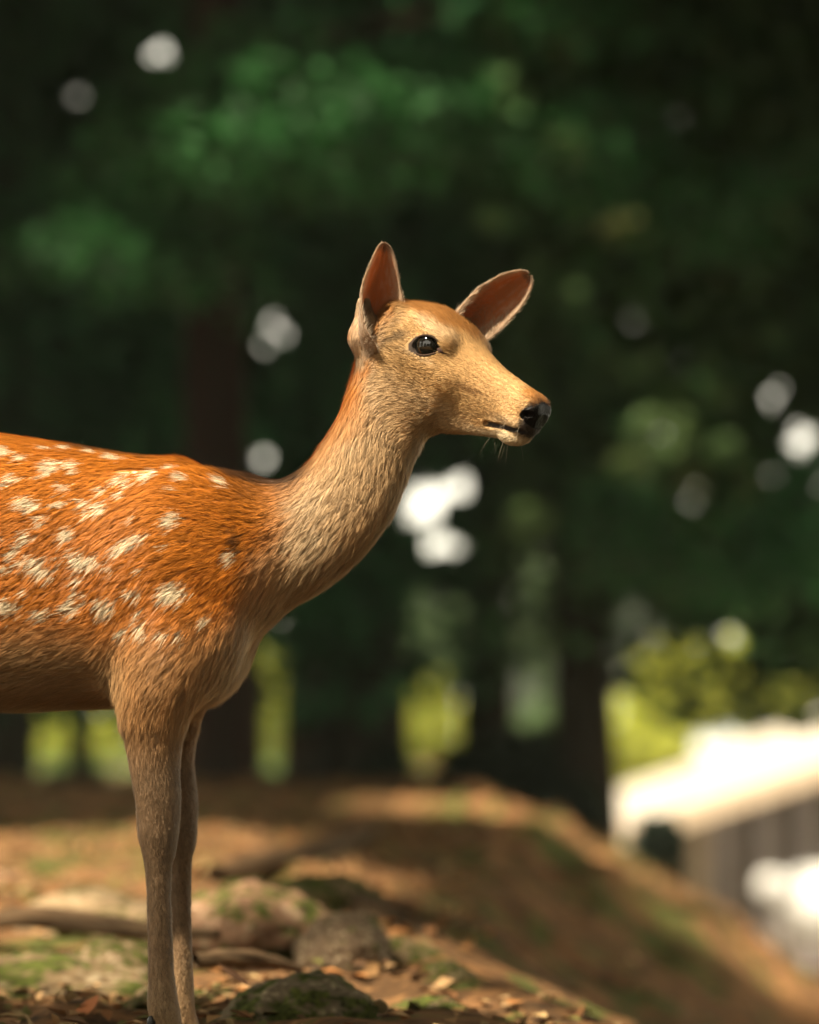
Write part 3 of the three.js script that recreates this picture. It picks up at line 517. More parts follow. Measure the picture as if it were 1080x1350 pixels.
const bodyParts = [
  [blob(P(225, 745, 0.056), 0.095, 0.12, 0.058, -0.35), 0.07],     // shoulder blade
  [blob(P(245, 852, 0.055), 0.072, 0.062, 0.052, 0.5), 0.04],      // upper arm
  [blob(P(262, 745, -0.056), 0.095, 0.12, 0.055, -0.35), 0.07],
  [blob(P(274, 850, -0.05), 0.055, 0.062, 0.05, 0.5), 0.04],
  [blob(P(255, 872, 0), 0.032, 0.042, 0.046, 0.7), 0.05],            // breast
  [blob(P(-395, 720, 0.05), 0.13, 0.16, 0.09), 0.06], [blob(P(-395, 720, -0.05), 0.13, 0.16, 0.09), 0.06],
  [blob(P(-545, 700, 0), 0.03, 0.075, 0.03, 0.2), 0.03],           // tail
  [blob(P(-420, 700, 0.0), 0.12, 0.15, 0.12), 0.06],
];
const legParts = [leg(nearFore, ZL), leg(farFore, -ZL), leg(hind(0), 0.09), leg(hind(34), -0.09)];

// head, in its own axes: a towards the nose, b up, n out to the near side
const YAW = 0.60, NOD = 0.51;
const HF = V3(Math.cos(NOD) * Math.cos(YAW), -Math.sin(NOD), Math.cos(NOD) * Math.sin(YAW)), HN = V3(-Math.sin(YAW), 0, Math.cos(YAW)), HU = V3().crossVectors(HN, HF);
const HO = P(592, 461, 0.03);
const headAt = (a, b, n) => V3().copy(HO).addScaledVector(HF, a).addScaledVector(HU, b).addScaledVector(HN, n);
// a, top, bottom, half width high, half width low
const skull = curve([
  [-0.112, -0.012, -0.045, 0.022, 0.02], [-0.100, 0.012, -0.068, 0.038, 0.03], [-0.078, 0.030, -0.088, 0.046, 0.034], [-0.046, 0.0435, -0.103, 0.0525, 0.034], [-0.014, 0.0455, -0.110, 0.0525, 0.031],
  [0.02, 0.0365, -0.108, 0.0495, 0.027], [0.05, 0.0235, -0.100, 0.0430, 0.023], [0.088, 0.0145, -0.0845, 0.0325, 0.0185], [0.118, 0.0115, -0.0735, 0.0265, 0.016], [0.140, 0.0095, -0.066, 0.0255, 0.0155],
  [0.156, 0.0075, -0.0605, 0.0255, 0.0155], [0.166, 0.003, -0.0565, 0.0235, 0.0145], [0.1725, -0.003, -0.0505, 0.0195, 0.012], [0.1765, -0.012, -0.041, 0.011, 0.007],
]);
const so = [];
function skullField(a, b, n) {
  const ac = clamp(a, -0.112, 0.1765); skull(ac, so);
  const [t, u, wt, wb] = so, h = (t - u) / 2, v = (b - (t + u) / 2) / h, w = lerp(wb, wt, sstep(-0.9, 0.35, v)) ;
  const r = Math.pow(Math.pow(Math.abs(v), v > 0 ? 3.2 : 2.3) + Math.pow(Math.abs(n) / w, 2.2), 1 / 2.25), d = (r - 1) * Math.min(h, w), e = Math.abs(a - ac);
  return e > 0 ? (d > 0 ? Math.hypot(d, e) : Math.max(d, e)) : d;
}
const EYE = { a: 0.0, b: -0.001, n: 0.0385, r: 0.0222 };
const hv = (a, b, n) => V3(a, b, n);
const orbit = blob(hv(-0.006, 0.004, 0.034), 0.026, 0.022, 0.0175, -0.1);
const browRidge = cone(hv(-0.024, 0.020, 0.0410), hv(0.022, 0.0130, 0.0405), 0.0080, 0.0065);
const cheekArch = cone(hv(0.040, -0.030, 0.032), hv(-0.05, -0.026, 0.045), 0.0060, 0.0105);
const jowl = blob(hv(-0.018, -0.068, 0.028), 0.056, 0.040, 0.018, -0.15);
const nostrilPuff = blob(hv(0.156, -0.013, 0.0135), 0.019, 0.0175, 0.0125);
const lipPuff = blob(hv(0.146, -0.033, 0.0135), 0.026, 0.0125, 0.0125, -0.25);
const chinPuff = blob(hv(0.152, -0.0555, 0), 0.020, 0.0115, 0.0135, 0.5);
const tearPit = blob(hv(0.034, -0.010, 0.0490), 0.012, 0.004, 0.006, -0.7);
const nostril = (a, b, n) => Math.min(blobN1(a, b, n), blobN2(a, b, n));
const blobN1 = blob(hv(0.1670, -0.0180, 0.0200), 0.0080, 0.0046, 0.0095, 0.35), blobN2 = blob(hv(0.1625, -0.0230, 0.0212), 0.0042, 0.0046, 0.0080, 0.2);
const socket = blob(hv(EYE.a + 0.001, EYE.b, EYE.n + 0.018), 0.0212, 0.0138, 0.026, 0.50);
const noseRegion = blob(hv(0.1685, -0.0175, 0), 0.0205, 0.0185, 0.0275, 0.25);
const mouthLine = [hv(0.112, -0.0585, 0), hv(0.145, -0.0490, 0), hv(0.163, -0.0435, 0), hv(0.182, -0.0405, 0)];
function headField(a, b, n) {
  const m = Math.abs(n);
  let d = skullField(a, b, n);
  if (d > 0.12) return d;
  d = smin(d, orbit(a, b, m), 0.028); d = smin(d, browRidge(a, b, m), 0.02); d = smin(d, cheekArch(a, b, m), 0.03); d = smin(d, jowl(a, b, m), 0.02);
  d = smin(d, nostrilPuff(a, b, m), 0.008); d = smin(d, lipPuff(a, b, m), 0.008); d = smin(d, chinPuff(a, b, m), 0.008);
  d = smax(d, -socket(a, b, m), 0.0015);
  if (a > 0.13) d = smax(d, -nostril(a, b, m), 0.001);
  if (a > 0.105) {                                            // the mouth: a slit along both sides
    let q = 1e9; for (let i = 0; i < 3; i++) { const s = mouthLine[i], e = mouthLine[i + 1], t = clamp(((a - s.x) * (e.x - s.x) + (b - s.y) * (e.y - s.y)) / ((e.x - s.x) ** 2 + (e.y - s.y) ** 2)); q = Math.min(q, Math.hypot(a - lerp(s.x, e.x, t), b - lerp(s.y, e.y, t)) - lerp(0.0042, 0.0013, (i + t) / 3)); }
    d = smax(d, -Math.max(q, 0.011 - m), 0.0015);
  }
  return d;
}
const relHead = (x, y, z) => { const dx = x - HO.x, dy = y - HO.y, dz = z - HO.z; return [dx * HF.x + dy * HF.y + dz * HF.z, dx * HU.x + dy * HU.y + dz * HU.z, dx * HN.x + dy * HN.y + dz * HN.z]; };
function deerField(x, y, z) {
  let d = torso(x, y, z);
  if (y < 0.78) {
    for (const [f, k] of bodyParts) d = smin(d, f(x, y, z), k);
    for (const L of legParts) {
      d = smin(d, L(x, y, z), 0.028);
    }
  }
  if (y > 0.60 && x > -0.25) { const h = relHead(x, y, z); d = smin(d, headField(h[0], h[1], h[2]), lerp(0.055, 0.006, sstep(-0.05, 0.06, h[0]))); for (const f of earRoots) d = smin(d, f(x, y, z), 0.014); }
  return d;
}
// ---- coat colours (real colours of the hair, sun or no sun)
const [PX0, PX1] = [P(0, 675, 0.08), P(1000, 675, 0.08)], [PY0, PY1] = [P(540, 500, 0.08), P(540, 1300, 0.08)];
const toPx = (x) => (x - PX0.x) / (PX1.x - PX0.x) * 1000, toPy = (y) => 500 + (y - PY0.y) / (PY1.y - PY0.y) * 800;
const C = {
  rust: [0.52, 0.165, 0.018], deep: [0.36, 0.098, 0.012], tan: [0.55, 0.350, 0.175], sand: [0.64, 0.450, 0.255], chest: [0.44, 0.235, 0.095], belly: [0.42, 0.245, 0.110], pale: [0.62, 0.46, 0.28],
  white: [0.80, 0.66, 0.43], leg: [0.27, 0.165, 0.088], black: [0.022, 0.016, 0.012], umber: [0.15, 0.062, 0.018], gold: [0.57, 0.335, 0.135], grey: [0.215, 0.138, 0.078],
};
const SPOTS = [[5, 592, 12, 8, 0], [31, 599, 11, 6, 0], [72, 611, 13, 9, 0], [98, 609, 11, 7, 0], [25, 629, 9, 7, 0], [92, 640, 9, 6, 0], [45, 662, 17, 12, .3], [88, 661, 10, 7, 0], [118, 659, 9, 5, 0], [140, 664, 12, 9, -.4],
  [65, 683, 10, 6, -.3], [5, 706, 8, 9, 0], [44, 703, 10, 7, 0], [97, 699, 12, 9, -.3], [33, 722, 8, 5, 0], [60, 742, 25, 11, .5], [14, 748, 13, 7, -.2], [120, 735, 21, 12, .1], [178, 711, 29, 9, -.5], [236, 684, 15, 10, -.5],
  [201, 621, 13, 6, -.4], [178, 632, 9, 6, -.5], [162, 628, 9, 6, -.3], [150, 597, 15, 4, .1], [118, 589, 7, 3, 0], [86, 585, 9, 3, 0], [246, 628, 11, 6, .2], [230, 611, 10, 4, .2], [295, 634, 11, 6, .6], [310, 730, 8, 9, -1],
  [185, 776, 10, 10, 0], [236, 777, 23, 16, -.3], [146, 795, 14, 15, -.6], [102, 797, 15, 11, -.4], [66, 806, 13, 8, -.3], [20, 796, 19, 12, .3], [168, 828, 8, 8, 0], [193, 824, 8, 12, -.9], [222, 831, 7, 5, 0], [244, 831, 6, 5, 0], [275, 813, 8, 6, -.6], [60, 586, 8, 3, 0], [110, 760, 9, 5, -.5], [140, 641, 9, 5, -.4]];
{ const r = rng(4); for (let i = 0; i < 70; i++) SPOTS.push([-20 - r() * 480, 590 + r() * 240, 9 + r() * 9, 6 + r() * 6, r() - .5]); for (let i = 0; i < 26; i++) SPOTS.push([265 * r(), 600 + 215 * r(), 4 + 3.5 * r(), 3 + 2.5 * r(), r() - .8]); }
const SPOT_XY = SPOTS.map(([x, y, rx, ry, t]) => { const p = P(x, y, 0.115), k = 1.0 / 1010; return [p.x, p.y, rx * k, ry * k, Math.cos(t), Math.sin(t)]; });
function spotAt(x, y) {
  let s = 0;
  for (const [cx, cy, rx, ry, c, q] of SPOT_XY) {
    const dx = x - cx, dy = -(y - cy); if (Math.abs(dx) > 0.04 || Math.abs(dy) > 0.04) continue;
    s = Math.max(s, 1 - sstep(0.35, 1.3, Math.hypot((dx * c + dy * q) / rx, (-dx * q + dy * c) / ry)));
  }
  return s;
}
// signed place across the body line: 0 on the back or nape, 1 on belly or throat
const topLine = curve([[-600, 600], [-500, 590], [-400, 556], [-150, 553], [0, 567], [100, 583], [200, 596], [260, 605], [320, 623], [350, 626], [380, 621], [405, 604]]);
function bodyColor(x, y, z, r) {
  const px = toPx(x), py = toPy(y), w = fbm(x * 9, y * 9, z * 9, 2) * 40;
  let c = mix3(C.rust, C.deep, 0.35 * sstep(-0.1, 0.4, fbm(x * 14, y * 14, z * 5, 3)));
  c = mix3(c, C.chest, sstep(790, 880, py + w + (px > 230 ? (px - 230) * 0.35 : 0)) * 0.85);
  c = mix3(c, C.belly, sstep(830, 900, py + w) * sstep(190, 150, px));
  c = mix3(c, C.pale, sstep(925, 940, py) * sstep(170, 140, px) * 0.55);
  // neck: rust along the nape, sand down the side and front
  const across = (px - 300) * 0.78 + (py - 640) * 0.62;        // from the nape towards the throat
  const along = (px - 300) * 0.62 - (py - 640) * 0.78;
  if (px > 280) {
    const s = sstep(20, 85, across + w - Math.max(0, along - 60) * 0.10) * sstep(325, 430, px + w * 0.6 + Math.max(0, (py - 700) * 0.35));
    c = mix3(c, C.tan, s);
    c = mix3(c, C.sand, s * sstep(0.0, 0.35, fbm(x * 12, y * 12, z * 8, 2)) * 0.9);
    c = mix3(c, C.chest, sstep(135, 175, across) * sstep(620, 700, py) * 0.7);
  }
  if (px < 430 && z > -0.2) {
    const top = topLine(Math.max(px, -600))[0], d = py - top;
    const k = 0.9 * sstep(262, 310, px) * sstep(425, 395, px) * (1 - sstep(6, 17, d + w * 0.2)) + 0.7 * sstep(80, 100, px) * sstep(215, 190, px) * (1 - sstep(3, 8, d));
    c = mix3(c, C.umber, 0.6 * sstep(290, 340, px) * sstep(430, 370, px) * (1 - sstep(18, 60, d + w * 0.6)));
    c = mix3(c, C.black, clamp(k) * 0.92);
  }
  c = mix3(c, C.black, 0.75 * (1 - sstep(0.4, 1, Math.hypot((px - 320) / 9, (py - 717) / 22))));
  if (py < 850 && r < spotAt(x, y) * 1.02) c = mix3(c, C.white, 0.93);
  const legs = sstep(915, 1045, py + w);
  if (legs > 0 && px > 120) {
    let l = mix3(C.leg, C.chest, 0.35 * sstep(1010, 930, py));
    l = mix3(l, C.grey, 0.8 * sstep(0.0, 0.45, fbm(x * 28, y * 12, z * 28, 3)));
    l = mix3(l, C.tan, 0.45 * sstep(1240, 1330, py));
    c = mix3(c, l, legs);
  } else if (legs > 0) c = mix3(c, C.leg, sstep(950, 1010, py));
  return c;
}
// the tear groove that runs forward and down from the front corner of the eye: how far inside it a place lies
function tearGroove(a, b) {
  const u = (a - EYE.a) * 0.878 + (b - EYE.b) * 0.479, w = (b - EYE.b) * 0.878 - (a - EYE.a) * 0.479, t = clamp(((u - 0.018) * 0.017 + (w + 0.003) * -0.014) / (0.017 ** 2 + 0.014 ** 2));
  return lerp(0.0052, 0.0008, t) - Math.hypot(u - 0.018 - 0.017 * t, w + 0.003 + 0.014 * t);
}
function headColor(a, b, n, r) {
  const m = Math.abs(n), w = fbm(a * 40, b * 40, n * 40, 2) * 0.02;
  let c = mix3(C.gold, C.tan, sstep(-0.035, -0.065, b + w + a * 0.12));
  c = mix3(c, C.grey, 0.45 * sstep(0.03, -0.05, a + w) * sstep(0.012, -0.012, b) * sstep(-0.05, -0.02, b));
  c = mix3(c, C.sand, 0.7 * (1 - sstep(0.4, 1.1, Math.hypot((a - 0.004) / 0.040, (b - 0.026 + a * 0.1) / 0.013))) * sstep(0.026, 0.038, m));
  c = mix3(c, [0.36, 0.15, 0.038], 0.92 * sstep(0.024, 0.036, b + w * 0.5 + sstep(0.034, 0.012, m) * 0.014) * sstep(0.052, 0.022, a + w * 0.8 + m * 0.35));
  c = mix3(c, [0.15, 0.095, 0.05], 0.8 * (1 - sstep(0.35, 1.1, Math.hypot((a + 0.031 - b * 0.5) / 0.009, (b + 0.010) / 0.019))) * sstep(0.02, 0.03, m));   // behind the eye
  c = mix3(c, [0.20, 0.12, 0.055], 0.55 * (1 - sstep(0.3, 1.1, Math.hypot((a + 0.062) / 0.028, (b - 0.012) / 0.03))));                                     // before the ear
  c = mix3(c, C.pale, 0.3 * (1 - sstep(0.6, 1.1, Math.hypot((a - 0.004) / 0.030, (b + 0.017) / 0.006))) * sstep(0.03, 0.04, m));                            // under the eye
  c = mix3(c, [0.27, 0.13, 0.045], 0.75 * (1 - sstep(0.3, 1.1, Math.hypot((a - 0.078) / 0.032, (b + 0.026 - (a - 0.078) * 0.1) / 0.0065) + w * 8)) * sstep(0.01, 0.02, m));  // streak along the cheek
  const lip = -0.056 + (a - 0.120) * 0.28;                      // the mouth line
  c = mix3(c, C.pale, 0.85 * sstep(0.070, 0.110, a) * sstep(lip - 0.002, lip - 0.010, b + w * 0.3));
  c = mix3(c, C.white, 0.5 * sstep(0.118, 0.135, a) * sstep(lip - 0.002, lip - 0.007, b));
  c = mix3(c, C.sand, 0.7 * sstep(0.105, 0.135, a) * sstep(lip + 0.022, lip + 0.010, b) * sstep(lip, lip + 0.004, b));
  c = mix3(c, [0.03, 0.02, 0.016], sstep(0.0045, 0.0025, Math.abs(b - lip)) * sstep(0.108, 0.114, a));
  c = mix3(c, [0.085, 0.045, 0.032], 0.9 * sstep(-0.001, 0.0012, tearGroove(a, b)) * sstep(0.02, 0.03, m));
  c = mix3(c, [0.05, 0.03, 0.02], sstep(0.03, 0.04, m) * (Math.hypot(((a - EYE.a) * 0.878 + (b - EYE.b) * 0.479) / 0.0222, ((b - EYE.b) * 0.878 - (a - EYE.a) * 0.479) / 0.0146) < 1 ? 1 : 0));
  c = mix3(c, [0.03, 0.02, 0.016], sstep(0.160, 0.167, a) * sstep(-0.052, -0.044, b) * 0.95);
  if (a > 0.14 && noseRegion(a, b, m) < 0.001) return [0.02, 0.014, 0.012];
  c = mix3(c, [0.42, 0.17, 0.035], 0.8 * sstep(0.134, 0.150, a) * sstep(-0.006, 0.006, b));
  return c;
}
function coatColor(x, y, z, r = 0.5) {
  let c = null, k = 0;
  if (y > 0.62 && x > -0.2) {
    const [a, b, n] = relHead(x, y, z);
    k = sstep(-0.012, 0.02, 0.155 - Math.hypot(a * 0.85 - 0.035, b + 0.032, n * 1.2) + 0.3 * clamp(a) - 0.02 + 0.012 * nz(x * 60, y * 60, z * 60));
    if (k > 0) c = headColor(a, b, n, r);
  }
  if (k > 0 || (y > 0.78 && x > -0.12)) {
    const e = 1 - sstep(0.0, 0.014, earRootAt(x, y, z) + 0.003 * nz(x * 90, y * 90, z * 90));
    if (e > 0 && y > 0.80) { const t = mix3([0.50, 0.34, 0.20], [0.20, 0.125, 0.065], sstep(-0.05, 0.3, fbm(x * 60, y * 30, z * 60, 2)) * 0.8); c = c ? mix3(c, t, e * 0.85) : t; k = Math.max(k, e); }
  }
  if (k >= 1) return c;
  const q = bodyColor(x, y, z, r);
  return c ? mix3(q, c, k) : q;
}
// ---- lie of the hair: [px, py, dx, dy (down)]
const LIE = [[-300, 600, -1, .1], [-300, 850, -1, .3], [0, 590, -1, .12], [0, 700, -1, .3], [0, 800, -1, .35], [40, 900, -1, .05], [100, 640, -1, .3], [100, 740, -.9, .45], [100, 850, -1, .1], [120, 900, -1, -.15], [165, 880, -.35, .95], [165, 830, -.8, .6], [150, 930, -.3, .5],
  [190, 620, -1, .45], [180, 710, -.9, .5], [200, 800, -.85, .6], [240, 660, -1, .05], [250, 720, -1, .1], [240, 790, -.9, .45], [220, 870, -.75, .75], [270, 630, -1, -.25], [300, 680, -1, -.12], [330, 650, -1, -.1], [320, 720, -.95, .2], [300, 790, -.85, .5], [290, 860, -.75, .65], [250, 910, -.6, .7],
  [365, 640, -.9, .3], [380, 700, -.85, .5], [360, 780, -.8, .65], [335, 850, -.75, .6], [410, 620, -.7, .7], [440, 680, -.72, .68], [430, 750, -.78, .62], [450, 570, -.45, .9], [500, 620, -.5, .86], [490, 690, -.62, .78], [480, 510, -.35, .93], [520, 560, -.4, .92], [545, 600, -.5, .86], [210, 960, -.3, 1], [205, 1050, -.05, 1], [210, 1200, 0, 1], [245, 1000, 0, 1], [-420, 900, -.2, 1], [-460, 1100, 0, 1]]
  .map(([x, y, dx, dy]) => { const p = P(x, y, 0.08), l = Math.hypot(dx, dy); return [p.x, p.y, dx / l, -dy / l]; });
function lie(x, y, z, out) {
  let sx = 0, sy = 0, sz = 0;
  for (const [gx, gy, dx, dy] of LIE) { const d2 = (x - gx) ** 2 + (y - gy) ** 2 + 4e-4, w = 1 / (d2 * d2); sx += dx * w; sy += dy * w; }
  let l = Math.hypot(sx, sy); sx /= l; sy /= l;
  if (y > 0.66 && x > -0.14) {
    const [a, b, n] = relHead(x, y, z), k = sstep(0.0, 0.05, 0.135 - Math.hypot(a * 0.85 - 0.035, b + 0.03, n));
    if (k > 0) {                                              // back from the nose, up over the brow, down over the jowl
      const up = 0.55 * sstep(-0.01, 0.04, b) - 0.35 * sstep(-0.03, -0.09, b), s = Math.sign(n) * 0.25 * sstep(0.1, 0.0, a);
      const hx = -HF.x + HU.x * up + HN.x * s, hy = -HF.y + HU.y * up + HN.y * s, hz = -HF.z + HU.z * up + HN.z * s;
      sx = lerp(sx, hx, k); sy = lerp(sy, hy, k); sz = lerp(sz, hz, k);
    }
  }
  out[0] = sx; out[1] = sy; out[2] = sz; return out;
}
// length, width and lift of the hair
function hairAt(x, y, z) {
  const px = toPx(x), py = toPy(y);
  let L = 0.021, W = 0.00046, up = 0.095;
  L = lerp(L, 0.025, sstep(300, 380, px)); L = lerp(L, 0.026, sstep(820, 900, py) * sstep(960, 930, py));
  const k = sstep(930, 1010, py); L = lerp(L, 0.0065, k); W = lerp(W, 0.0005, k); up = lerp(up, 0.18, k);
  if (y > 0.62 && x > -0.2) {
    const [a, b, n] = relHead(x, y, z), q = sstep(0.0, 0.03, 0.145 - Math.hypot(a * 0.85 - 0.035, b + 0.03, n));
    if (q > 0) {
      let h = lerp(0.0125, 0.0045, sstep(-0.03, 0.12, a)); h = lerp(h, 0.0165, sstep(-0.03, -0.08, b) * sstep(0.06, 0.0, a));
      const m = Math.abs(n), e = Math.hypot((a - EYE.a) / 1.3, b - EYE.b); if (m > 0.03) h *= lerp(0.4, 1, sstep(0.016, 0.03, e));
      L = lerp(L, h, q); W = lerp(W, lerp(0.0006, 0.00042, sstep(0, 0.1, a)), q); up = lerp(up, 0.2, q);
    }
  }
  if (y > 0.78 && x > -0.13) { const e = 1 - sstep(0.002, 0.02, earRootAt(x, y, z)); L = lerp(L, 0.0065, e); W = lerp(W, 0.0005, e); }
  return [L, W, up];
}
const clumpHash = (i, j, k) => { let h = Math.imul(i, 374761393) + Math.imul(j, 668265263) + Math.imul(k, 2147483647 ^ 0x5bd1e995); h = Math.imul(h ^ (h >>> 13), 1274126177); return (h ^ (h >>> 16)) >>> 0; };
// hairs as slim curved blades on a skin; each keeps one colour from root to tip
function growHair(skin, count, seed, o) {
  const { pos, idx, nor } = skin, r = rng(seed), T = idx.length / 3, cum = new Float64Array(T);
  let sum = 0;
  for (let t = 0; t < T; t++) {
    const [a, b, c] = [idx[t * 3] * 3, idx[t * 3 + 1] * 3, idx[t * 3 + 2] * 3];
    const ux = pos[b] - pos[a], uy = pos[b + 1] - pos[a + 1], uz = pos[b + 2] - pos[a + 2], vx = pos[c] - pos[a], vy = pos[c + 1] - pos[a + 1], vz = pos[c + 2] - pos[a + 2];
    const area = 0.5 * Math.hypot(uy * vz - uz * vy, uz * vx - ux * vz, ux * vy - uy * vx);
    sum += area * o.density(pos[a], pos[a + 1], pos[a + 2], nor[a], nor[a + 1], nor[a + 2]); cum[t] = sum;
  }
  const vp = new Float32Array(count * 15), vn = new Float32Array(count * 15), vc = new Float32Array(count * 15), ix = new Uint32Array(count * 9);
  const dir = [0, 0, 0]; let made = 0;
  for (let s = 0; s < count; s++) {
    const x = r() * sum; let lo = 0, hi = T - 1; while (lo < hi) { const m = (lo + hi) >> 1; if (cum[m] < x) lo = m + 1; else hi = m; }
    let u = r(), v = r(); if (u + v > 1) { u = 1 - u; v = 1 - v; } const w = 1 - u - v;
    const [a, b, c] = [idx[lo * 3] * 3, idx[lo * 3 + 1] * 3, idx[lo * 3 + 2] * 3];
    const p = [0, 0, 0], n = [0, 0, 0];
    for (let k = 0; k < 3; k++) { p[k] = pos[a + k] * w + pos[b + k] * u + pos[c + k] * v; n[k] = nor[a + k] * w + nor[b + k] * u + nor[c + k] * v; }
    let l = Math.hypot(...n) || 1; n[0] /= l; n[1] /= l; n[2] /= l;
    const f = o.hair(p, n, dir, r); if (!f) continue;
    const [L0, W, lift, clump, pull, wild] = f, L = L0 * (0.65 + 0.6 * r());
    let d = dir[0] * n[0] + dir[1] * n[1] + dir[2] * n[2];
    const t = [dir[0] - n[0] * d + wild * (r() - 0.5), dir[1] - n[1] * d + wild * (r() - 0.5), dir[2] - n[2] * d + wild * (r() - 0.5)];
    l = Math.hypot(...t) || 1; t[0] /= l; t[1] /= l; t[2] /= l;
    // nearest tuft: tufts are drawn out along the lie of the hair
    const gx = Math.floor(p[0] / clump), gy = Math.floor(p[1] / clump), gz = Math.floor(p[2] / clump);
    let bd = 1e9, q = p, bh = 0;
    for (let i = -1; i <= 1; i++) for (let j = -1; j <= 1; j++) for (let k = -1; k <= 1; k++) {
      const h = clumpHash(gx + i, gy + j, gz + k), cx = (gx + i + (h & 1023) / 1023) * clump, cy = (gy + j + (h >> 10 & 1023) / 1023) * clump, cz = (gz + k + (h >> 20 & 1023) / 1023) * clump;
      const al = (cx - p[0]) * t[0] + (cy - p[1]) * t[1] + (cz - p[2]) * t[2], e = (cx - p[0]) ** 2 + (cy - p[1]) ** 2 + (cz - p[2]) ** 2 - 0.8 * al * al; if (e < bd) { bd = e; q = [cx, cy, cz]; bh = h; }
    }
    const along = (q[0] - p[0]) * t[0] + (q[1] - p[1]) * t[1] + (q[2] - p[2]) * t[2];
    const tuft = (bh % 997) / 997, sway = ((bh >> 5) % 89) / 89 - 0.5;
    const bx = t[1] * n[2] - t[2] * n[1], by = t[2] * n[0] - t[0] * n[2], bz = t[0] * n[1] - t[1] * n[0];
    for (let k = 0; k < 3; k++) t[k] += 0.35 * sway * [bx, by, bz][k];
    const up = lift * (0.5 + 0.8 * r() + 0.5 * (tuft - 0.5)), mid = [0, 0, 0], tip = [0, 0, 0];
    for (let k = 0; k < 3; k++) {
      const side = (q[k] - p[k] - t[k] * along);
      mid[k] = p[k] + t[k] * L * 0.5 + n[k] * L * up * 0.62 + side * pull * 0.35;
      tip[k] = p[k] + t[k] * L + n[k] * L * up * 0.85 + side * pull;
    }
    // keep tips out of the skin when the tuft pulls inwards
    let dn = (tip[0] - p[0]) * n[0] + (tip[1] - p[1]) * n[1] + (tip[2] - p[2]) * n[2]; const want = L * up * 0.5; if (dn < want) for (let k = 0; k < 3; k++) tip[k] += n[k] * (want - dn);
    dn = (mid[0] - p[0]) * n[0] + (mid[1] - p[1]) * n[1] + (mid[2] - p[2]) * n[2]; const wm = L * up * 0.4; if (dn < wm) for (let k = 0; k < 3; k++) mid[k] += n[k] * (wm - dn);
    const col = o.color(p, r, tuft), e = made * 15, roll = (r() - 0.5) * 1.1, nx = [bx, by, bz];
    const put = (k, P0, sgn, ww) => { for (let m = 0; m < 3; m++) { vp[e + k * 3 + m] = P0[m] + (nx[m] + n[m] * roll * 0.4) * sgn * ww * 0.5; } };
    const root = [p[0] - n[0] * 0.001, p[1] - n[1] * 0.001, p[2] - n[2] * 0.001];
    put(0, root, -1, W); put(1, root, 1, W); put(2, mid, -1, W * 0.9); put(3, mid, 1, W * 0.9); put(4, tip, 0, 0);
    const sn = [n[0] + nx[0] * roll - t[0] * 0.1, n[1] + nx[1] * roll - t[1] * 0.1, n[2] + nx[2] * roll - t[2] * 0.1]; l = Math.hypot(...sn);
    for (let k = 0; k < 5; k++) for (let m = 0; m < 3; m++) { vn[e + k * 3 + m] = sn[m] / l; vc[e + k * 3 + m] = col[m]; }
    const i5 = made * 5; ix.set([i5, i5 + 1, i5 + 3, i5, i5 + 3, i5 + 2, i5 + 2, i5 + 3, i5 + 4], made * 9);
    made++;
  }
  return geom(vp.slice(0, made * 15), ix.slice(0, made * 9), vc.slice(0, made * 15), vn.slice(0, made * 15));
}
const headPlane = (x, y, z) => (x + 0.06) * 0.86 + (y - 0.74) * 0.5;   // the fine head grid begins here, across the neck
const bodyNet = surfaceNets(deerField, V3(-1.15, -0.02, -0.2), V3(0.12, 0.98, 0.2), 0.005, (x, y, z) => headPlane(x, y, z) < 0.002);
const headNet = surfaceNets(deerField, V3(-0.16, 0.66, -0.12), V3(0.24, 1.0, 0.2), 0.0022, (x, y, z) => headPlane(x, y, z) > -0.002);
const skin = { pos: bodyNet.pos.concat(headNet.pos), nor: null, idx: null };
skin.nor = new Float32Array(skin.pos.length); skin.nor.set(bodyNet.nor); skin.nor.set(headNet.nor, bodyNet.pos.length);
{ const k = bodyNet.pos.length / 3; skin.idx = bodyNet.idx.concat(headNet.idx.map((i) => i + k)); }
const skinCol = new Float32Array(skin.pos.length);
for (let i = 0; i < skin.pos.length; i += 3) { const c = coatColor(skin.pos[i], skin.pos[i + 1], skin.pos[i + 2], 0.6); skinCol.set(c, i); }
const hairMat = phys({ vertexColors: true, roughness: 0.5, specularIntensity: 0.3, side: THREE.DoubleSide });
const earHairMat = phys({ vertexColors: true, roughness: 1, transmission: 0.55, thickness: 0, specularIntensity: 0.3, side: THREE.DoubleSide });
const DEER_AT = V3(-0.33, 0, 0);
const deer = thing('deer', DEER_AT, 'spotted orange brown doe standing side-on on the mossy litter, ears up, looking right', 'deer');
const back = DEER_AT.clone().negate();
part('body', geom(skin.pos, skin.idx, skinCol, skin.nor), std({ vertexColors: true, roughness: 0.8 }), deer, back);
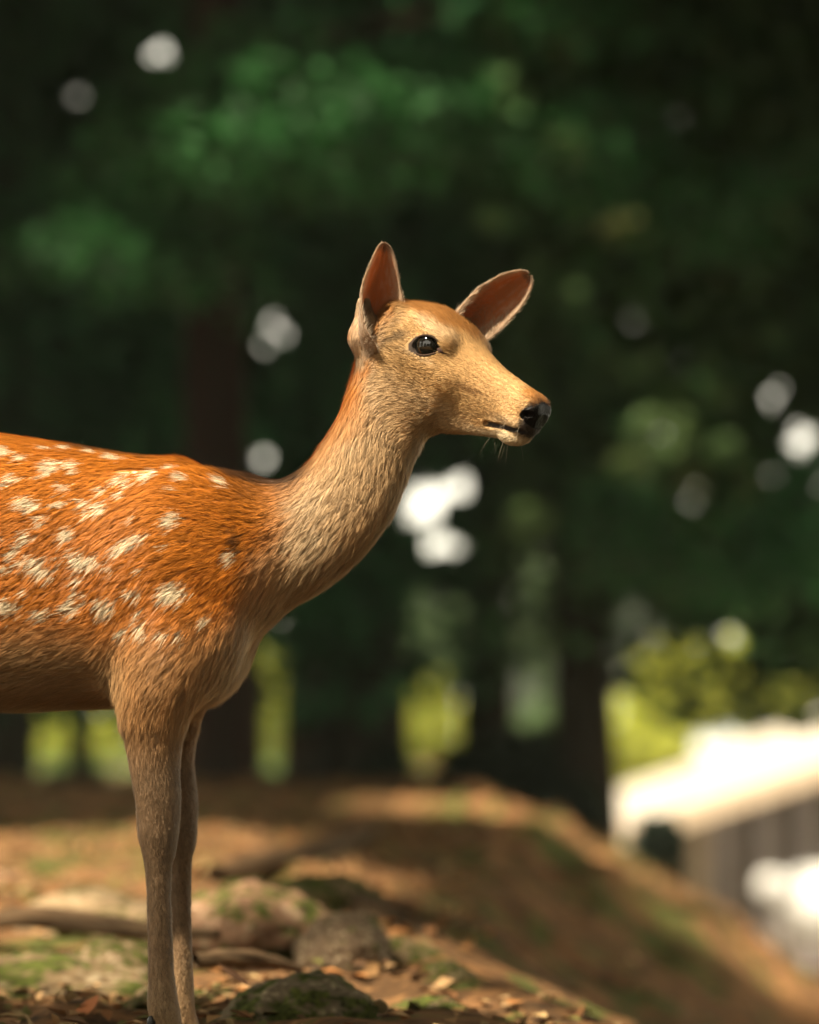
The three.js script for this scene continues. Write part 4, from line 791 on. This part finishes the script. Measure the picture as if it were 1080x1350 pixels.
const coatGeo = growHair(skin, 570000, 11, {
  density: (x, y, z, nx, ny, nzz) => {
    let d = (x > -0.66 && nzz > -0.45) ? 1 : 0.06;
    if (y > 0.72 && x > -0.15) d *= 2.3; else if (y < 0.42) d *= 1.5;
    return d;
  },
  hair: (p, n, dir, r) => {
    lie(p[0], p[1], p[2], dir);
    const [L, W, up] = hairAt(p[0], p[1], p[2]);
    let clump = 0.005, pull = 0.17, wild = 0.13;
    if (y0Head(p)) {
      const [a, b, m] = relHead(p[0], p[1], p[2]), ea = a - EYE.a, eb = b - EYE.b, e = Math.hypot((ea * 0.878 + eb * 0.479) / 0.0225, (eb * 0.878 - ea * 0.479) / 0.0148);
      if (Math.abs(m) > 0.02 && (e < 1 || tearGroove(a, b) > 0.0004)) return null;
      if (noseRegion(a, b, m) < 0.0005) return null;
      if (a > 0.110 && Math.abs(b - (-0.056 + (a - 0.120) * 0.28)) < 0.0022) return null;
      clump = lerp(0.006, 0.0035, sstep(-0.05, 0.08, a)); pull = 0.22; wild = 0.25;
    } else if (p[1] < 0.45) { clump = 0.005; pull = 0.12; wild = 0.3; }
    return [L, W, up, clump, pull, wild];
  },
  color: (p, r, tuft) => {
    const c = coatColor(p[0], p[1], p[2], r()), k = (0.70 + 0.44 * r()) * (0.86 + 0.28 * tuft), dark = r() < 0.07 ? 0.45 : 1;
    return [c[0] * k * dark, c[1] * k * dark, c[2] * k * dark];
  },
});
function y0Head(p) { if (p[1] < 0.70 || p[0] < -0.12) return false; const [a, b, n] = relHead(p[0], p[1], p[2]); return 0.14 - Math.hypot(a * 0.85 - 0.035, b + 0.03, n) > 0; }
tag(part('coat', coatGeo, hairMat, deer, back), null, null, null, 'stuff');

// ---- nose leather
{
  const f = (x, y, z) => { let d = Math.max(headField(x, y, z) - 0.0013 + 0.0005 * nz(x * 420, y * 420, z * 420), noseRegion(x, y, z)); return smax(d, -nostril(x, y, Math.abs(z)), 0.0015); };
  const N = surfaceNets(f, V3(0.140, -0.045, -0.034), V3(0.196, 0.012, 0.034), 0.0012);
  const g = geom(N.pos, N.idx, null, N.nor);
  g.applyMatrix4(new THREE.Matrix4().makeBasis(HF, HU, HN).setPosition(HO));
  part('nose', g, phys({ color: rgb(0.014, 0.011, 0.010), roughness: 0.5, specularIntensity: 0.2 }), deer, back);
}
// ---- eyes
const surfN = (a, b) => { for (let n = 0.085; n > 0.02; n -= 0.0005) { let d = skullField(a, b, n); d = smin(d, orbit(a, b, n), 0.028); d = smin(d, browRidge(a, b, n), 0.02); d = smin(d, cheekArch(a, b, n), 0.03); if (d < 0) return n; } return 0.03; };
for (const s of [1, -1]) {
  const ball = new THREE.SphereGeometry(EYE.r, 48, 32);
  const e = part('eye', ball, phys({ color: rgb(0.006, 0.005, 0.004), roughness: 0.03, clearcoat: 1, clearcoatRoughness: 0.02, ior: 1.38 }), deer, headAt(EYE.a - 0.0035, EYE.b - 0.0015, EYE.n * s).add(back));
  const rim = [];
  for (let i = 0; i < 64; i++) {
    const t = i / 64 * Math.PI * 2, c = Math.cos(t), q = Math.pow(Math.max(0, c), 5), u = 0.0208 * c + 0.010 * q, w = 0.0134 * Math.sin(t) * (1 - 0.25 * q) - 0.0085 * q;
    const a = EYE.a + u * 0.878 - w * 0.479, b = EYE.b + u * 0.479 + w * 0.878;
    rim.push(headAt(a, b, (surfN(EYE.a + (a - EYE.a) * 1.12, EYE.b + (b - EYE.b) * 1.12) + 0.0002) * s).add(back).sub(e.position));
  }
  const tube = new THREE.TubeGeometry(new THREE.CatmullRomCurve3(rim, true), 128, 0.0016, 8, true);
  part('eyelid', tube, phys({ color: rgb(0.045, 0.026, 0.017), roughness: 0.85, specularIntensity: 0.25 }), e);
  const c = new THREE.SphereGeometry(1, 20, 14); c.scale(0.0075, 0.0038, 0.005); c.rotateZ(0.1);
  c.applyMatrix4(new THREE.Matrix4().makeBasis(HF, HU, HN));
  part('tear_duct', c, phys({ color: rgb(0.05, 0.028, 0.022), roughness: 0.85, specularIntensity: 0.2 }), e, headAt(EYE.a + 0.0225, EYE.b + 0.0035, (surfN(0.0245, 0.0035) - 0.0035) * s).add(back).sub(e.position));
}
// ---- ears: a cupped leaf with thickness
function makeEar(base, tip, open, L, seed, widths, cup) {
  const A = axisOf(base, tip), B = V3().crossVectors(A, open).normalize(), O = V3().crossVectors(B, A).normalize();
  const wid = curve(widths), arc = curve(cup);
  const NU = 56, NV = 40, pos = [], col = [], idx = [], rn = rng(seed);
  const place = (u, v, off) => {
    const w = wid(u)[0], f = arc(u)[0], rad = w / Math.sin(Math.min(f, Math.PI / 2)) + off, th = f * v;
    const bow = 0.010 * Math.sin(Math.PI * u);
    return V3().copy(base).addScaledVector(A, L * u - 0.006 * (1 - Math.abs(v)) * (u > 0.9 ? (u - 0.9) * 10 : 0)).addScaledVector(B, rad * Math.sin(th)).addScaledVector(O, (rad - off) * (1 - Math.cos(Math.min(f, 1.9))) * 0.35 + (rad - off) - rad * Math.cos(th) - bow + 0.002 * nz(u * 5, v * 3, seed));
  };
  const inner = (u, v) => {
    const m = Math.abs(v), e = fbm(u * 9, v * 6, seed, 3);
    let c = mix3([0.66, 0.24, 0.085], [0.70, 0.40, 0.26], sstep(-0.2, 0.55, e + 0.9 * (m - 0.35)));
    c = mix3(c, [0.62, 0.48, 0.33], 0.8 * sstep(0.74, 0.93, m + e * 0.12));
    c = mix3(c, [0.16, 0.10, 0.06], 0.75 * sstep(0.90, 0.98, u + 0.05 * e) );
    return c;
  };
  const outer = (u, v) => { const e = fbm(u * 7, v * 6, seed + 9, 3); return mix3(mix3([0.44, 0.28, 0.15], [0.26, 0.15, 0.08], sstep(-0.2, 0.4, e)), [0.6, 0.45, 0.29], sstep(0.35, 0.0, u) * 0.6); };
  for (const [side, off] of [[0, -0.0009], [1, 0.0009]]) for (let i = 0; i <= NU; i++) for (let j = 0; j <= NV; j++) {
    const u = i / NU, v = j / NV * 2 - 1, p = place(u, v, side ? off : off); pos.push(p.x, p.y, p.z); col.push(...(side ? outer(u, v) : inner(u, v)));
  }
  const at = (s, i, j) => s * (NU + 1) * (NV + 1) + i * (NV + 1) + j;
  for (let s = 0; s < 2; s++) for (let i = 0; i < NU; i++) for (let j = 0; j < NV; j++) {
    const [a, b, c, d] = [at(s, i, j), at(s, i + 1, j), at(s, i + 1, j + 1), at(s, i, j + 1)];
    if (s) idx.push(a, c, b, a, d, c); else idx.push(a, b, c, a, c, d);
  }
  for (let i = 0; i < NU; i++) for (const j of [0, NV]) { const [a, b, c, d] = [at(0, i, j), at(0, i + 1, j), at(1, i + 1, j), at(1, i, j)]; if (j) idx.push(a, b, c, a, c, d); else idx.push(a, c, b, a, d, c); }
  for (let j = 0; j < NV; j++) { const [a, b, c, d] = [at(0, NU, j), at(0, NU, j + 1), at(1, NU, j + 1), at(1, NU, j)]; idx.push(a, b, c, a, c, d); }
  const g = geom(pos, idx, col);
  // which way each layer faces
  const nor = g.attributes.normal.array, half = (NU + 1) * (NV + 1);
  const mid = place(0.5, 0, 0), test = V3(nor[at(1, NU / 2, NV / 2) * 3], nor[at(1, NU / 2, NV / 2) * 3 + 1], nor[at(1, NU / 2, NV / 2) * 3 + 2]);
  if (test.dot(O) > 0) { for (let i = 0; i < idx.length; i += 3) { const k = idx[i + 1]; idx[i + 1] = idx[i + 2]; idx[i + 2] = k; } g.setIndex(idx); g.computeVertexNormals(); }
  const ear = part('ear', g, phys({ vertexColors: true, roughness: 1, transmission: 0.6, thickness: 0, specularIntensity: 0.3, side: THREE.DoubleSide }), deer, back);
  // hair: short on the back and inside, long and pale from the front edge across the hollow
  const P3 = g.attributes.position.array, N3 = g.attributes.normal.array;
  const grown = growHair({ pos: Array.from(P3), idx: idx, nor: N3 }, 16000, seed, {
    density: () => 1,
    hair: (p, n, dir, r) => {
      const d = V3(...p).sub(base), u = d.dot(A) / L, b = d.dot(B), w = wid(clamp(u))[0], front = V3(...n).dot(O) > 0.0, m = clamp(Math.abs(b) / w);
      dir[0] = A.x; dir[1] = A.y; dir[2] = A.z;
      if (!front) return [lerp(0.0065, 0.003, sstep(0.7, 0.95, u)), 0.0005, 0.12, 0.004, 0.4, 0.3];
      const k = sstep(0.55, 0.95, m);
      if (r() > 0.14 + 0.6 * Math.max(k * sstep(0.98, 0.8, u), 0.9 * sstep(0.58, 0.2, u))) return null;
      const q = -Math.sign(b) * (0.9 * sstep(0.75, 0.2, u) + 0.15);
      dir[0] += B.x * q; dir[1] += B.y * q; dir[2] += B.z * q;
      return [lerp(0.0035, 0.012, sstep(0.72, 0.3, u) * (0.35 + 0.65 * k)), 0.00045, 0.22, 0.006, 0.4, 0.4];
    },
    color: (p, r) => {
      const d = V3(...p).sub(base), u = clamp(d.dot(A) / L), b = d.dot(B), w = wid(u)[0], m = clamp(Math.abs(b) / w), k = 0.75 + 0.4 * r();
      const cc = d.dot(O) > 0.018 || m > 0.62 ? [0.68, 0.52, 0.36] : mix3([0.62, 0.30, 0.14], [0.55, 0.34, 0.20], r());
      return cc.map((x) => x * k);
    },
  });
  tag(part('ear_hair', grown, earHairMat, ear), null, null, null, 'stuff');
  return ear;
}
{
  const b1 = P(479, 483, 0.022), t1 = P(506, 319, 0.055), b2 = P(600, 436, -0.018), t2 = P(699, 361, 0.0);
  makeEar(b1, t1, V3(0.54, -0.05, 0.84), b1.distanceTo(t1), 21, [[0, 0.0130], [0.14, 0.0200], [0.3, 0.0325], [0.5, 0.0340], [0.68, 0.0290], [0.82, 0.0215], [0.93, 0.0140], [0.98, 0.008], [1, 0.0015]], [[0, 3.1], [0.14, 2.75], [0.32, 1.75], [0.55, 1.2], [0.8, 0.95], [1, 0.8]]);
  makeEar(b2, t2, V3(0.16, -0.28, 0.95), b2.distanceTo(t2), 22, [[0, 0.0220], [0.14, 0.0260], [0.34, 0.0310], [0.54, 0.0305], [0.72, 0.0265], [0.86, 0.0200], [0.95, 0.0130], [0.985, 0.0075], [1, 0.002]], [[0, 2.3], [0.14, 1.85], [0.32, 1.4], [0.55, 1.1], [0.8, 0.9], [1, 0.75]]);
}
// ---- whiskers
{
  const r = rng(91), pos = [], idx = [], col = [];
  for (let i = 0; i < 15; i++) {
    const a = 0.118 + r() * 0.05, low = r() < 0.65, b = low ? -0.066 + (a - 0.118) * 0.1 : -0.03 - r() * 0.02, n = low ? (r() - 0.5) * 0.026 : 0.024;
    const p = headAt(a, b, n), d = V3().addScaledVector(HU, low ? -1 : -0.35).addScaledVector(HF, 0.4 + (r() - 0.6) * 0.9).addScaledVector(HN, low ? (r() - 0.5) * 0.9 : 0.7).normalize(), L = 0.015 + r() * 0.026, k = pos.length / 3;
    const s = V3().crossVectors(d, V3(0, 0, 1)).normalize().multiplyScalar(0.0001), q = p.clone().addScaledVector(d, L * 0.5), e = p.clone().addScaledVector(d, L).add(V3(0, -0.006 * r(), 0));
    for (const [P0, t] of [[p, 1], [p, -1], [q, 0.8], [q, -0.8], [e, 0]]) pos.push(P0.x + s.x * t, P0.y + s.y * t, P0.z + s.z * t), col.push(0.36, 0.29, 0.21);
    idx.push(k, k + 1, k + 3, k, k + 3, k + 2, k + 2, k + 3, k + 4);
  }
  tag(part('whiskers', geom(pos, idx, col), hairMat, deer, back), null, null, null, 'stuff');
}
// ---- hooves: two toes and two dew claws to a foot
for (const [rows, z] of [[nearFore, ZL], [farFore, -ZL], [hind(0), 0.09], [hind(34), -0.09]]) {
  const f = P(rows[rows.length - 1][0], rows[rows.length - 1][1], z), q = P(rows[rows.length - 3][0], 1350, z), horn = std({ color: rgb(0.018, 0.015, 0.013), roughness: 0.45 });
  for (const s of [-1, 1]) {
    const h = new THREE.LatheGeometry([[0.0005, -0.001], [0.0155, 0], [0.0165, 0.006], [0.0135, 0.022], [0.010, 0.034], [0.0005, 0.038]].map(([x, y]) => new THREE.Vector2(x, y)), 20);
    h.scale(1.55, 1, 0.78);
    const v = h.attributes.position; for (let i = 0; i < v.count; i++) v.setX(i, v.getX(i) - v.getY(i) * 0.55); h.computeVertexNormals();
    part('hoof', h, horn, deer, V3(f.x + 0.008, Math.min(0, f.y - 0.02), z + s * 0.0115).add(back));
    const d = new THREE.SphereGeometry(0.0065, 12, 8); d.scale(0.9, 1.4, 0.8);
    part('dewclaw', d, horn, deer, V3(q.x - 0.021, f.y + 0.040, z + s * 0.009).add(back));
  }
}
// thin pale haze added to lift the dark tones
scene.fog = new THREE.FogExp2(new THREE.Color().setRGB(0.84, 0.95, 0.74), 0.0014);
renderer.render(scene, camera);
